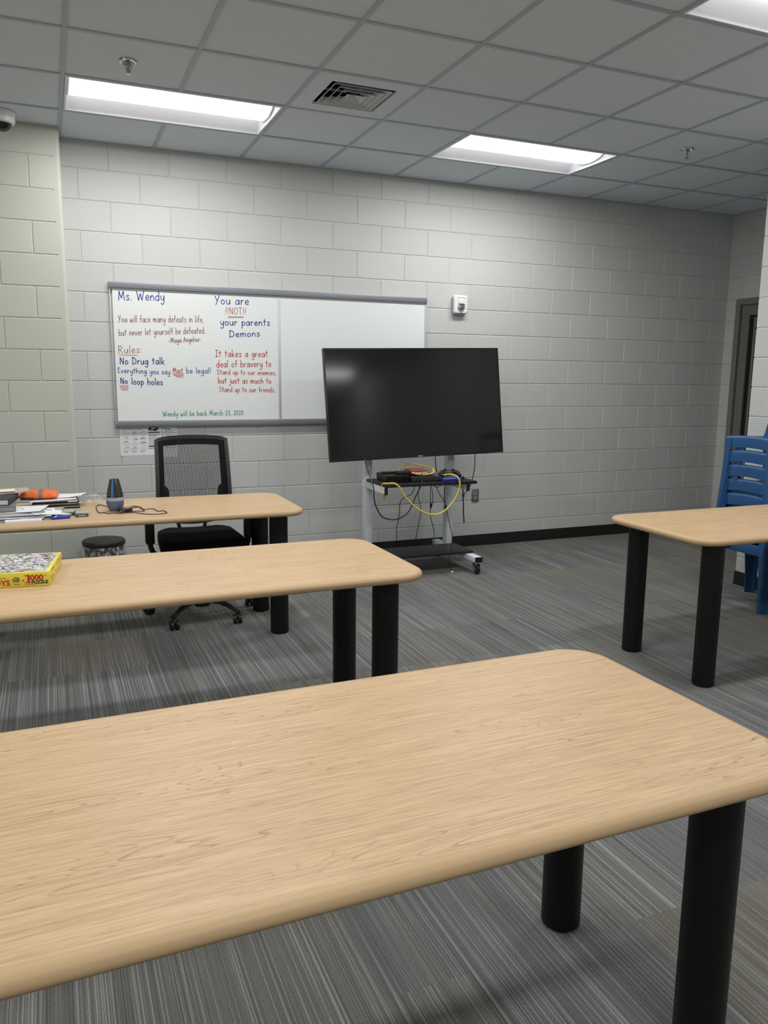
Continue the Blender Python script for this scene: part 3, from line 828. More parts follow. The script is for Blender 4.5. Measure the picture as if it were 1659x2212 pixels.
for k_ in range(15):
    pq(mg, 0.200, 0.140 - k_ * 0.005, 0.200 + 0.055 + 0.02 * ((k_ * 37) % 5) / 5, 0.142 - k_ * 0.005)
link('date_bars', mb, M_INKBLK, t, smooth=None); link('date_grid', mg, M_INKGRY, t, smooth=None)
# bird-head emblem, black with a white brow, facing right
mb = MB()
bird = [(0.197, 0.190), (0.203, 0.201), (0.214, 0.207), (0.229, 0.2095), (0.243, 0.208), (0.255, 0.2055), (0.268, 0.203), (0.277, 0.199), (0.273, 0.193), (0.268, 0.188), (0.262, 0.181), (0.254, 0.178), (0.244, 0.177), (0.236, 0.180), (0.232, 0.184), (0.226, 0.179), (0.222, 0.184), (0.215, 0.178), (0.212, 0.185), (0.206, 0.180), (0.203, 0.187)]
mb.add([(x, -0.0015, z) for x, z in bird], [tuple(range(len(bird)))])
link('emblem', mb, M_INKBLK, t, smooth=None)
mb = MB(); br_ = [(0.216, 0.1945), (0.226, 0.2015), (0.240, 0.2035), (0.254, 0.2005), (0.262, 0.196), (0.250, 0.1945), (0.243, 0.197), (0.236, 0.1925), (0.226, 0.190), (0.222, 0.192)]
mb.add([(x, -0.0018, z) for x, z in br_], [tuple(range(len(br_)))])
link('emblem_highlight', mb, M_PAPER, t, smooth=None)
t = thing('paper_notice', 'plain typed white notice on the wall behind the chair top', 'paper', (-5.392, 0, 0.866))
link('sheet', MB().box((0, -0.0012, 0), (0.103, -0.0002, 0.228)), M_PAPER, t, smooth=None)
text('heading', 'Whereas!!', 0.0115, M_INKBLK, t, face_y(0.006, -0.0014, 0.206), 0.0006)
mg = MB()
for k_ in range(13):
    z_ = 0.198 - 0.0085 * k_ - 0.006 * (k_ // 3)
    pq(mg, 0.007 + 0.01 * (k_ % 3 == 0), z_, 0.092 - 0.03 * ((k_ * 7) % 3 == 1), z_ + 0.0028)
link('text_lines', mg, mat('dark_grey_print', (96, 98, 108), 0.7), t, smooth=None)

# ------------------------------------------------------------------ fire alarm strobe, outlet
t = thing('fire_alarm_strobe', 'white fire alarm strobe on the block wall right of the whiteboard', 'fire alarm', (-2.958, 0, 2.07))
link('back_box', MB().prism([(-0.045, -0.088), (0.045, -0.088), (0.060, -0.06), (0.060, 0.06), (-0.060, 0.06), (-0.060, -0.06)], 0, 0.028, 0, face_y(0, 0, 0)), mat('grey_box', (150, 151, 152), 0.5), t)
mb = MB(); 
for d, hx_, hz_ in ((0.024, 0.064, 0.074), (0.032, 0.065, 0.075), (0.05, 0.062, 0.072), (0.056, 0.055, 0.064)):
    pass
rings = []
for y_, hx_, hz_, r_ in ((-0.026, 0.064, 0.074, 0.016), (-0.046, 0.064, 0.074, 0.018), (-0.054, 0.058, 0.068, 0.018), (-0.055, 0.044, 0.055, 0.014), (-0.050, 0.041, 0.052, 0.012)):
    rings.append([(x, y_, z) for x, z in rrect(hx_, hz_, r_, 5)])
mb.loft(rings, True, True)
link('housing', mb, M_WHITEP, t)
mb = MB().rbox((-0.026, -0.060, 0.004), (0.026, -0.048, 0.046), 0.006)
link('speaker_cover', mb, M_WHITEP, t)
link('strobe_lens', MB().rbox((-0.030, -0.070, -0.042), (0.030, -0.048, 0.002), 0.010, 3), mat('strobe_glass', (176, 180, 186), 0.12, metal=0.6), t)
mb = MB()
mb.box((-0.028, -0.0712, -0.004), (0.028, -0.069, 0.001)); mb.box((-0.026, -0.0712, -0.041), (0.026, -0.069, -0.036)); mb.cyl((-0.014, -0.071, -0.006), (0.004, -0.071, -0.034), 0.003, 8); mb.cyl((0.016, -0.071, -0.006), (0.004, -0.071, -0.034), 0.003, 8)
link('strobe_tube', mb, M_DARK, t)
mb = MB()
for k_ in range(4): mb.box((-0.0655, -0.044, -0.03 + 0.02 * k_), (-0.0635, -0.036, -0.024 + 0.02 * k_))
link('side_slots', mb, M_DARK, t, smooth=None)
link('indicator', MB().box((-0.005, -0.058, -0.066), (0.005, -0.053, -0.058)), M_DARK, t, smooth=None)

t = thing('wall_outlet', 'stainless steel duplex power outlet low on the block wall', 'outlet', (-2.744, 0, 0.449))
link('cover_plate', MB().rbox((-0.035, -0.006, -0.058), (0.035, 0, 0.058), 0.003), mat('brushed_steel', (126, 127, 128), 0.42, metal=0.55), t)
for s in (-1, 1):
    rc_ = link('receptacle', MB().prism(rrect(0.0175, 0.0145, 0.011, 5), 0.005, 0.0075, 0, face_y(0, 0, s * 0.0195)), mat('grey_receptacle', (146, 146, 146), 0.5), t)
    mb = MB(); mb.box((-0.0075, -0.0082, s * 0.0195), (-0.0055, -0.0074, s * 0.0195 + 0.008)); mb.box((0.0055, -0.0082, s * 0.0195), (0.0075, -0.0074, s * 0.0195 + 0.007)); mb.box((-0.002, -0.0082, s * 0.0195 - 0.009), (0.002, -0.0074, s * 0.0195 - 0.005))
    link('slots', mb, M_DARK, rc_, smooth=None)

# ------------------------------------------------------------------ television on its rolling cart
CX = -3.580
t = thing('tv_cart', 'white steel rolling television cart with two black shelves', 'television cart', (CX, -0.50, 0))
# local: x sideways, y towards the wall, z up
for s in (-1, 1):
    mb = MB(); xx = 0.352 * s
    mb.rbox((xx - 0.027, 0.04, 0.135), (xx + 0.027, 0.115, 1.52), 0.004)
    link('post', mb, M_WHITE, t)
    lg = link('base_leg', MB().rbox((xx - 0.031, -0.44, 0.093), (xx + 0.031, 0.29, 0.135), 0.004), M_WHITE, t)
    for ya, yb in ((-0.446, -0.439), (0.289, 0.296)):
        link('end_cap', MB().box((xx - 0.030, ya, 0.094), (xx + 0.030, yb, 0.134)), M_BLACKP, lg, smooth=None)
    for yy in (-0.40, 0.25):
        ca = MB()
        ca.lathe([(0.014, -0.012), (0.034, -0.011), (0.037, -0.006), (0.037, 0.006), (0.034, 0.011), (0.014, 0.012)], 24, (xx, yy - 0.018, 0.0375), 'X')
        cw_ = MB(); cw_.box((xx - 0.024, yy - 0.03, 0.088), (xx + 0.024, yy + 0.03, 0.093)); cw_.lathe([(0.02, 0.072), (0.02, 0.088)], 16, (xx, yy, 0))
        for q in (-1, 1):
            cw_.add([(xx + q * 0.016, yy - 0.034, 0.078), (xx + q * 0.016, yy + 0.022, 0.078), (xx + q * 0.016, yy - 0.004, 0.028), (xx + q * 0.016, yy - 0.030, 0.028),
                     (xx + q * 0.0185, yy - 0.034, 0.078), (xx + q * 0.0185, yy + 0.022, 0.078), (xx + q * 0.0185, yy - 0.004, 0.028), (xx + q * 0.0185, yy - 0.030, 0.028)],
                    [(0, 1, 2, 3), (4, 7, 6, 5), (0, 4, 5, 1), (1, 5, 6, 2), (2, 6, 7, 3), (3, 7, 4, 0)])
        cw_.cyl((xx - 0.02, yy - 0.018, 0.0375), (xx + 0.02, yy - 0.018, 0.0375), 0.006, 10)
        n0 = len(cw_.f); cw_.mi = [0] * n0
        cw_.add(ca.v, ca.f, 1)
        link('caster', cw_, [M_CHROME, M_BLACKP], lg)
    xx = -0.373 if s < 0 else 0.297
    mb = MB(); mb.box((xx - 0.009, -0.34, 0.636), (xx + 0.009, 0.115, 0.682))
    bk = link('shelf_bracket', mb, M_WHITE, t, smooth=None)
    link('end_cap', MB().box((xx - 0.011, -0.352, 0.630), (xx + 0.011, -0.339, 0.684)), M_BLACKP, bk, smooth=None)
link('shelf', MB().rbox((-0.375, -0.345, 0.682), (0.375, 0.038, 0.702), 0.002), M_BLACKP, t)
link('shelf', MB().rbox((-0.385, -0.30, 0.136), (0.385, 0.02, 0.152), 0.002), M_BLACKP, t)
for lo, hi in (((-0.325, 0.055, 0.635), (0.325, 0.075, 0.680)), ((-0.325, 0.06, 1.20), (0.325, 0.10, 1.26)), ((-0.325, -0.12, 0.096), (0.325, -0.06, 0.134))):
    link('crossbar', MB().rbox(lo, hi, 0.003), M_WHITE, t)
mb = MB()
for xx in (-0.17, 0.17): mb.rbox((xx - 0.02, -0.012, 1.06), (xx + 0.02, 0.0, 1.45), 0.003)
mb.box((-0.20, 0.0, 1.10), (0.20, 0.04, 1.16)); mb.box((-0.20, 0.0, 1.34), (0.20, 0.04, 1.40)); mb.box((-0.20, 0.04, 1.18), (0.20, 0.058, 1.28))
link('wall_mount', mb, M_BLACKP, t)

t = bpy.data.objects.new('television', None); COL.objects.link(t)
tag(t, 'large black flat-screen television tilted on the white rolling cart', 'television')
t.location = (-3.588, -0.560, 1.278)
tl, rl, yw = R(7.2), R(1.35), R(0.24)
t.matrix_world = Matrix.Translation(t.location) @ Matrix.Rotation(yw, 4, 'Z') @ Matrix.Rotation(-tl, 4, 'X') @ Matrix.Rotation(-rl, 4, 'Y')
TWd, THt = 1.452, 0.8205
hx, hz = TWd / 2, THt / 2
mb = MB(); mb.rbox((-hx, -0.014, -hz), (hx, 0.014, hz), 0.003); mb.rbox((-hx * .8, 0.012, -hz * .92), (hx * .8, 0.040, hz * .45), 0.012)
link('housing', mb, M_BLACKP, t)
mb = MB()
for lo, hi in (((-hx, -0.0175, hz - 0.010), (hx, -0.012, hz)), ((-hx, -0.0175, -hz), (hx, -0.012, -hz + 0.020)), ((-hx, -0.0175, -hz + 0.02), (-hx + 0.010, -0.012, hz - 0.010)), ((hx - 0.010, -0.0175, -hz + 0.02), (hx, -0.012, hz - 0.010))):
    mb.box(lo, hi)
link('bezel', mb, M_BLACKG, t, smooth=None)
m, nt, b = new_mat('tv_screen')
tc = nn(nt, 'ShaderNodeTexCoord')
nz = nn(nt, 'ShaderNodeTexNoise', {'Vector': tc.outputs['Object'], 'Scale': 2.0})
vm = nn(nt, 'ShaderNodeMapRange', {'Value': nz.outputs['Fac'], 'To Min': 0.008, 'To Max': 0.012})
cc = nn(nt, 'ShaderNodeCombineColor', {0: vm.outputs[0], 1: vm.outputs[0], 2: vm.outputs[0]})
nt.links.new(cc.outputs[0], b.inputs['Base Color'])
b.inputs['Roughness'].default_value = 0.10
b.inputs['Specular IOR Level'].default_value = 0.4
M_SCREEN = m
link('screen', MB().box((-hx + 0.009, -0.0155, -hz + 0.019), (hx - 0.009, -0.010, hz - 0.009)), M_SCREEN, t, smooth=None)
link('maker_badge', MB().rbox((-0.020, -0.0195, -hz + 0.004), (0.020, -0.016, -hz + 0.012), 0.001), mat('badge_silver', (176, 180, 186), 0.3, metal=0.6), t)

# things on the cart shelf (shelf top z = .702)
ZS = 0.702
t = thing('media_box', 'black set-top media box at the yellow cord end of the cart shelf', 'media player', (-3.803, -0.612, ZS), R(-6), 'black boxes on the cart shelf')
link('body', MB().rbox((-0.090, -0.125, 0.004), (0.090, 0.125, 0.050), 0.003), M_BLACKP, t)
link('front_panel', MB().box((-0.086, -0.127, 0.007), (0.086, -0.1245, 0.047)), M_BLACKG, t, smooth=None)
mb = MB()
for x in (-.07, .07):
    for y in (-.1, .1): mb.lathe([(0.008, 0), (0.008, 0.005)], 10, (x, y, 0))
link('feet', mb, M_BLACKP, t)
t = thing('console', 'flat black console in the middle of the cart shelf, beside the blue case', 'console', (-3.585, -0.625, ZS), R(-3), 'black boxes on the cart shelf')
link('body', MB().rbox((-0.118, -0.118, 0.003), (0.118, 0.125, 0.034), 0.003), M_BLACKP, t)
link('front_panel', MB().box((-0.112, -0.1205, 0.006), (0.112, -0.1175, 0.031)), M_DARK, t, smooth=None)
link('feet', MB().box((-0.09, -0.09, 0), (0.09, 0.09, 0.004)), M_BLACKP, t, smooth=None)
t = thing('power_adapter', 'small black power brick lying on the set-top media box', 'power adapter', (-3.745, -0.665, ZS + 0.050), R(-4), 'black boxes on the cart shelf')
link('body', MB().rbox((-0.055, -0.028, 0), (0.055, 0.028, 0.026), 0.005), M_BLACKP, t)
link('prong_end', MB().rbox((0.052, -0.016, 0.004), (0.070, 0.016, 0.022), 0.002), M_BLACKP, t)
t = tag(link('remote_control', MB().rbox((-0.075, -0.02, 0), (0.075, 0.02, 0.014), 0.004), M_BLACKP, None, (-3.80, -0.575, ZS + 0.050)), 'slim black remote control lying on the rear of the set-top box', 'remote control')
t.rotation_euler = (0, 0, R(-2))
t = thing('game_case', 'dark blue game case under the red case on the cart shelf', 'game case', (-3.575, -0.60, ZS + 0.034), R(2), 'cases on the cart shelf')
link('case', MB().rbox((-0.075, -0.06, 0), (0.075, 0.06, 0.016), 0.003), mat('navy_case', (26, 28, 66), 0.3), t)
link('inlay', MB().box((-0.073, -0.0605, 0.004), (0.073, 0.058, 0.0125)), mat('navy_inlay', (40, 42, 90), 0.4), t, smooth=None)
t = thing('game_case', 'white game case between the red and dark blue cases', 'game case', (-3.60, -0.595, ZS + 0.050), R(-3), 'cases on the cart shelf')
link('case', MB().rbox((-0.072, -0.06, 0), (0.072, 0.06, 0.012), 0.003), mat('white_case', (205, 200, 205), 0.35), t)
link('inlay', MB().box((-0.07, -0.0605, 0.003), (0.07, 0.058, 0.0095)), M_PAPER, t, smooth=None)
t = thing('game_case', 'red game case on top of the pile inside the yellow cord loop', 'game case', (-3.602, -0.60, ZS + 0.062), R(2), 'cases on the cart shelf')
link('case', MB().rbox((-0.072, -0.06, 0), (0.072, 0.06, 0.015), 0.003), mat('red_case', (178, 62, 66), 0.35), t)
link('inlay', MB().box((-0.07, -0.0605, 0.004), (0.07, 0.058, 0.0115)), mat('red_inlay', (196, 84, 86), 0.4), t, smooth=None)
t = thing('game_case', 'bright blue game case flat on the shelf under the controller', 'game case', (-3.378, -0.712, ZS), R(5), 'cases on the cart shelf')
link('case', MB().rbox((-0.084, -0.066, 0), (0.084, 0.066, 0.015), 0.003), mat('bright_blue_case', (30, 52, 190), 0.3), t)
link('inlay', MB().box((-0.08, -0.055, 0.0148), (0.08, 0.06, 0.0158)), mat('pale_inlay', (120, 140, 205), 0.35), t, smooth=None)
# game controller
t = thing('game_controller', 'black game controller propped on the blue case', 'game controller', (-3.375, -0.700, ZS + 0.022), R(-12))
mb = MB()
prof = []
bm = bmesh.new(); bmesh.ops.create_uvsphere(bm, u_segments=20, v_segments=12, radius=1.0)
for v in bm.verts: v.co = Vector((v.co.x * 0.060, v.co.y * 0.042, v.co.z * 0.024 + 0.030))
mb.bm(bm)
link('body', mb, M_BLACKP, t)
for s in (-1, 1):
    link('grip', MB().tube(smooth_path([(s * 0.036, 0.005, 0.034), (s * 0.058, -0.014, 0.030), (s * 0.068, -0.048, 0.018), (s * 0.064, -0.070, 0.012)], 5), 0.02, 12, radii=[0.020 + 0.003 * math.sin(k / 15 * PI) - 0.006 * (k / 15) for k in range(16)]), M_BLACKP, t)
    link('thumb_stick', MB().lathe([(0.006, 0.044), (0.006, 0.056), (0.010, 0.057), (0.010, 0.061), (0.005, 0.062)], 14, (s * 0.03, -0.006 - 0.004 * s, 0)), M_DARK, t)
mb = MB()
for a_ in range(4): mb.lathe([(0.004, 0.050), (0.004, 0.056)], 8, (0.036 + 0.011 * math.cos(a_ * PI / 2), 0.012 + 0.009 * math.sin(a_ * PI / 2), 0))
link('buttons', mb, M_DARK, t)
t = thing('connector_dongle', 'small black dongle on the alcove end of the cart shelf', 'dongle', (-3.272, -0.700, ZS), R(-20))
link('body', MB().rbox((-0.030, -0.016, 0), (0.030, 0.016, 0.022), 0.008, 3), M_BLACKP, t)
link('lead', MB().tube(smooth_path([(-0.028, 0, 0.012), (-0.05, 0.01, 0.03), (-0.08, 0.02, 0.042), (-0.11, 0.03, 0.036)], 5), 0.0025, 6), M_BLACKP, t)

def cable(name, pts, r, m, label, cat='cable', group=None, n=6):
    t = link(name, MB().tube(smooth_path(pts, n), r, 8), m)
    return tag(t, label, cat, group)
M_YEL = mat('yellow_cord', (226, 200, 96), 0.45)
YF = -0.874
ycord = thing('extension_cord', 'thick yellow extension cord looped over and below the cart shelf', 'extension cord', (0, 0, 0))
hang = [(-3.955, -0.80, 0.709), (-3.937, -0.835, 0.712), (-3.900, YF, 0.716), (-3.86, YF, 0.687), (-3.828, YF, 0.634), (-3.777, YF, 0.577), (-3.714, YF, 0.524), (-3.643, YF, 0.484), (-3.585, YF, 0.472), (-3.527, YF, 0.478), (-3.47, YF, 0.511),
        (-3.413, YF, 0.573), (-3.378, YF, 0.642), (-3.370, YF, 0.7), (-3.386, -0.865, 0.742), (-3.420, -0.83, 0.758), (-3.445, -0.75, 0.745), (-3.455, -0.66, 0.722), (-3.462, -0.58, 0.710)]
link('cord', MB().tube(smooth_path(hang, 6), 0.0068, 10), M_YEL, ycord)
loop = [(-3.679, -0.68, 0.764), (-3.613, -0.69, 0.750), (-3.534, -0.68, 0.747), (-3.484, -0.65, 0.752), (-3.464, -0.62, 0.768), (-3.485, -0.60, 0.790), (-3.549, -0.58, 0.806), (-3.615, -0.56, 0.815), (-3.68, -0.55, 0.808), (-3.725, -0.57, 0.786), (-3.75, -0.60, 0.763)]
link('coil', MB().tube(smooth_path(loop, 6), 0.0065, 10), M_YEL, ycord)
mb = MB(); mb.rbox((-3.966, -0.818, 0.604), (-3.940, -0.792, 0.640), 0.004)
for dx in (-0.008, 0.006): mb.box((-3.953 + dx - 0.001, -0.808, 0.588), (-3.953 + dx + 0.002, -0.802, 0.605))
mb.tube(smooth_path([(-3.953, -0.805, 0.638), (-3.957, -0.80, 0.66), (-3.962, -0.79, 0.700), (-3.955, -0.80, 0.709)], 5), 0.005, 8)
link('plug', mb, mat('yellow_plug', (190, 160, 44), 0.45), ycord)
GC = 'black cords hanging around the cart'
cable('power_cable', [(-4.035, -0.62, 0.882), (-4.05, -0.70, 0.829), (-4.062, -0.80, 0.769), (-4.063, YF, 0.696), (-4.057, YF, 0.611), (-4.038, YF, 0.548), (-3.998, YF, 0.483), (-3.949, YF, 0.46), (-3.9, YF, 0.452), (-3.857, YF, 0.46), (-3.807, YF, 0.484),
      (-3.77, YF, 0.528), (-3.734, YF, 0.606), (-3.704, YF, 0.663), (-3.682, YF, 0.712), (-3.65, -0.80, 0.745), (-3.61, -0.72, 0.757)], 0.0045, M_BLACKP, 'black cord drooping from the screen in a deep curve to the shelf middle', 'cable', GC)
cable('power_cable', [(-3.757, -0.70, 0.764), (-3.75, -0.76, 0.77), (-3.742, -0.85, 0.764), (-3.737, YF, 0.70), (-3.733, -0.80, 0.62), (-3.72, -0.64, 0.57), (-3.69, -0.50, 0.496), (-3.682, -0.47, 0.392), (-3.698, -0.46, 0.3), (-3.688, -0.445, 0.205), (-3.686, -0.44, 0.03)], 0.0028, M_BLACKP,
      'thin black cord falling from the power brick past the yellow loop', 'cable', GC)
cable('power_cable', [(-3.498, -0.455, 0.66), (-3.51, -0.45, 0.55), (-3.491, -0.45, 0.481), (-3.486, -0.45, 0.399), (-3.505, -0.45, 0.306), (-3.521, -0.45, 0.225), (-3.535, -0.45, 0.15), (-3.532, -0.44, 0.04)], 0.0028, M_BLACKP,
      'wavy thin black cord hanging behind the middle of the yellow loop', 'cable', GC)
cable('power_cable', [(-3.380, -0.40, 0.66), (-3.345, -0.36, 0.586), (-3.335, -0.36, 0.476), (-3.345, -0.33, 0.4), (-3.32, -0.31, 0.315), (-3.288, -0.3, 0.216), (-3.29, -0.3, 0.163), (-3.3, -0.3, 0.06), (-3.31, -0.28, 0.006)], 0.0028, M_BLACKP,
      'black cord hanging straight down behind the cart to the baseboard', 'cable', GC)
et = thing('network_cable', 'thin black network cable dropping in front of the lower shelf to the floor', 'network cable', (0, 0, 0), 0, GC)
link('cable', MB().tube(smooth_path([(-3.37, -0.455, 0.64), (-3.335, -0.47, 0.56), (-3.325, -0.55, 0.50), (-3.35, -0.66, 0.40), (-3.375, -0.78, 0.29), (-3.40, -0.82, 0.20), (-3.415, -0.825, 0.12), (-3.41, -0.825, 0.05), (-3.395, -0.825, 0.02)], 6), 0.0028, 8), M_BLACKP, et)
link('clear_plug', MB().rbox((-3.402, -0.832, 0.0), (-3.380, -0.818, 0.016), 0.002), mat('clear_plug', (205, 205, 208), 0.2), et)
for px, pts, lab in ((-3.397, [(-3.402, -0.45, 0.66), (-3.402, -0.45, 0.542), (-3.397, -0.45, 0.479)], 'short black cable end with a plug, hanging left of the straight cord'),
                     (-3.270, [(-3.285, -0.47, 0.65), (-3.290, -0.475, 0.536), (-3.280, -0.475, 0.459)], 'short black cable end with a plug, hanging in front of the alcove-side post')):
    u = thing('plug_cable', lab, 'cable', (0, 0, 0), 0, GC)
    link('cable', MB().tube(smooth_path(pts, 5), 0.003, 8), M_BLACKP, u)
    e_ = pts[-1]
    link('plug', MB().rbox((e_[0] - 0.008, e_[1] - 0.005, e_[2] - 0.034), (e_[0] + 0.008, e_[1] + 0.005, e_[2] + 0.004), 0.003), M_BLACKP, u)
    link('metal_tip', MB().box((e_[0] - 0.005, e_[1] - 0.003, e_[2] - 0.046), (e_[0] + 0.005, e_[1] + 0.003, e_[2] - 0.034)), M_STEEL, u, smooth=None)
cable('power_cable', [(-3.016, -0.49, 0.90), (-3.009, -0.45, 0.854), (-3.009, -0.45, 0.772), (-3.02, -0.45, 0.69), (-3.043, -0.45, 0.614), (-3.077, -0.45, 0.564), (-3.105, -0.45, 0.531)], 0.0035, M_BLACKP,
      'black cord hanging from the alcove-side end of the screen to the tie strap', 'cable', GC)
t = thing('cable_strap', 'flat black tie strap dangling beside the steel wall outlet', 'strap', (0, 0, 0), 0, GC)
mb = MB()
P_ = smooth_path([(-3.205, -0.45, 0.655), (-3.16, -0.45, 0.63), (-3.113, -0.45, 0.60), (-3.110, -0.45, 0.528), (-3.103, -0.45, 0.463), (-3.101, -0.45, 0.399), (-3.092, -0.45, 0.305)], 5)
mb.loft([[(p.x - 0.005, p.y, p.z), (p.x + 0.005, p.y, p.z), (p.x + 0.005, p.y + 0.002, p.z), (p.x - 0.005, p.y + 0.002, p.z)] for p in P_])
link('strap', mb, M_BLACKP, t)
link('buckle', MB().rbox((-3.116, -0.455, 0.518), (-3.098, -0.445, 0.545), 0.003), M_DARK, t)
cable('power_cable', [(-3.391, -0.50, 0.90), (-3.391, -0.50, 0.849), (-3.386, -0.5, 0.796), (-3.378, -0.5, 0.745), (-3.36, -0.52, 0.708)], 0.0035, M_BLACKP, 'short black cord from the screen down to the shelf behind the controller', 'cable', GC)
YR = -0.865
cable('power_cable', [(-3.46, -0.80, 0.706), (-3.51, -0.85, 0.690), (-3.556, YR, 0.672), (-3.60, YR, 0.70), (-3.612, YR, 0.735), (-3.574, YR + .03, 0.766), (-3.536, YR + .04, 0.762), (-3.503, YR + .02, 0.733), (-3.499, YR, 0.704), (-3.514, YR, 0.682), (-3.55, -0.855, 0.676)], 0.0024, M_BLACKP,
      'thin black cord curled in a ring over the front of the cart shelf', 'cable', GC)

# ------------------------------------------------------------------ office chair
t = thing('office_chair', 'black mesh-back office chair behind the desk under the whiteboard', 'office chair', (-5.345, -1.215, 0), R(-0.5))
ang0 = R(-131.4)
hub = link('base_hub', MB().lathe([(0.030, 0.055), (0.048, 0.06), (0.052, 0.10), (0.040, 0.125)], 20), M_BLACKP, t)
for k in range(5):
    a_ = ang0 + k * 2 * PI / 5 + R(0.5)
    d_ = Vector((math.cos(a_), math.sin(a_), 0)); s_ = Vector((-d_.y, d_.x, 0))
    rings = []
    for r_, z_, w_, h_ in ((0.04, 0.105, 0.026, 0.022), (0.16, 0.112, 0.021, 0.018), (0.25, 0.098, 0.018, 0.014), (0.325, 0.074, 0.016, 0.011)):
        c_ = d_ * r_ + Vector((0, 0, z_))
        rings.append([c_ + s_ * w_ * math.cos(q) + Vector((0, 0, h_ * math.sin(q))) for q in [2 * PI * j / 10 for j in range(10)]])
    lg = link('base_leg', MB().loft(rings), M_BLACKP, t)
    mb = MB(); c_ = d_ * 0.318
    mb.cyl((c_.x, c_.y, 0.055), (c_.x, c_.y, 0.082), 0.010, 10)
    tr = a_ + (0.9 if k % 2 else -0.7)
    ax = Vector((math.cos(tr), math.sin(tr), 0)); off = Vector((-ax.y, ax.x, 0)) * 0.018
    for q in (-1, 1):
        c2 = Vector((c_.x, c_.y, 0.029)) + off + ax * 0.016 * q
        mb.tube([c2 - ax * 0.010, c2 - ax * 0.008, c2 + ax * 0.008, c2 + ax * 0.010], 0.029, 20, radii=[0.022, 0.029, 0.029, 0.022])
    c2 = Vector((c_.x, c_.y, 0.045)) + off * 0.6
    mb.tube([c2 - ax * 0.006, c2 + ax * 0.006], 0.024, 14)
    link('caster', mb, M_BLACKP, lg)
link('gas_column', MB().lathe([(0.026, 0.075), (0.026, 0.26), (0.015, 0.262), (0.015, 0.40)], 20), M_BLACKP, t)
mb = MB(); mb.rbox((-0.11, -0.12, 0.375), (0.11, 0.14, 0.415), 0.012); mb.rbox((-0.05, 0.10, 0.375), (0.05, 0.28, 0.405), 0.01)
link('tilt_mechanism', mb, M_BLACKP, t)
# seat: rounded cushion with a waterfall front and a raised rear
mb = MB(); rings = []
NX = 24
for i in range(NX + 1):
    y = -0.255 + 0.50 * i / NX
    v = i / NX
    ztop = 0.498 + 0.012 * v - 0.055 * max(0, 1 - v / 0.18) ** 2
    zbot = 0.405 + 0.02 * max(0, 1 - v / 0.12)
    hw_ = 0.262 - 0.03 * v - 0.02 * max(0, 1 - v / 0.12) ** 2 - 0.05 * max(0, (v - 0.88) / 0.12) ** 2
    ring = []
    M_ = 24
    for j in range(M_):
        q = 2 * PI * j / M_
        cx, sz = math.cos(q), math.sin(q)
        ex = math.copysign(abs(cx) ** 0.35, cx); ez = math.copysign(abs(sz) ** 0.6, sz)
        zz = (ztop + zbot) / 2 + ez * (ztop - zbot) / 2
        zz += 0.020 * (abs(ex) ** 3) * (1 if sz > 0 else 0)
        ring.append((hw_ * ex, y, zz))
    rings.append(ring)
mb.loft(rings)
link('seat', mb, M_FABRIC, t, smooth=60)
# back: outer frame ring, mesh of vertical ribs
BX = 0.018; BY = 0.262; ZB, ZT = 0.575, 1.066
def back_xy(v):
    """half width and y offset of the back at height fraction v"""
    return 0.232 - 0.012 * v, BY + 0.02 + 0.075 * (v - 0.35) ** 2 + 0.05 * v
def back_pt(u, v, inset=0.0, dy=0.0):
    hw_, y = back_xy(v)
    y2 = y + dy + 0.03 * (1 - u * u) - 0.0
    z = ZB + (ZT - ZB) * v + 0.012 * (1 - u * u) * v
    return Vector(((hw_ - inset) * u + BX, y2, z))
path = []
for k in range(0, 21): path.append(back_pt(-1, 0.02 + 0.96 * k / 20))
for k in range(1, 21): path.append(back_pt(-1 + 2 * k / 20, 1.0 - 0.015 * (abs(-1 + 2 * k / 20) ** 8)))
for k in range(1, 21): path.append(back_pt(1, 0.98 - 0.96 * k / 20))
for k in range(1, 20):
    u = 1 - 2 * k / 20; p = back_pt(u, 0.0); p.z -= 0.045 * (1 - u * u); path.append(p)
path.append(path[0])
mb = MB(); rings = []
for i, p in enumerate(path[:-1]):
    a_, b_ = path[i - 1 if i else -2], path[i + 1]
    tn = (b_ - a_).normalized(); nrm = Vector((0, 1, 0)); sd = tn.cross(nrm).normalized()
    w_ = 0.010; d_ = 0.014
    rings.append([p + sd * w_ + nrm * d_, p - sd * w_ + nrm * d_, p - sd * w_ * 1.2 - nrm * d_ * .6, p + sd * w_ * 1.2 - nrm * d_ * .6])
rings.append(rings[0])
mb.loft(rings, True, False)
link('back_frame', mb, M_DARK, t, smooth=50)
def u_rib(mb, u, w, v0, v1, dy=-0.004):
    pts = [back_pt(u, v0 + (v1 - v0) * k / 12, 0.006, dy) for k in range(13)]
    mb.loft([[(p.x - w, p.y, p.z), (p.x, p.y - w, p.z), (p.x + w, p.y, p.z), (p.x, p.y + w, p.z)] for p in pts])
mb = MB(); NR = 62
for k in range(NR):
    u = -0.955 + 1.91 * k / (NR - 1)
    u_rib(mb, u, 0.00185, -0.07 * (1 - u * u), 0.985 - 0.01 * abs(u) ** 6)
link('back_mesh', mb, M_MESH, t, smooth=None)
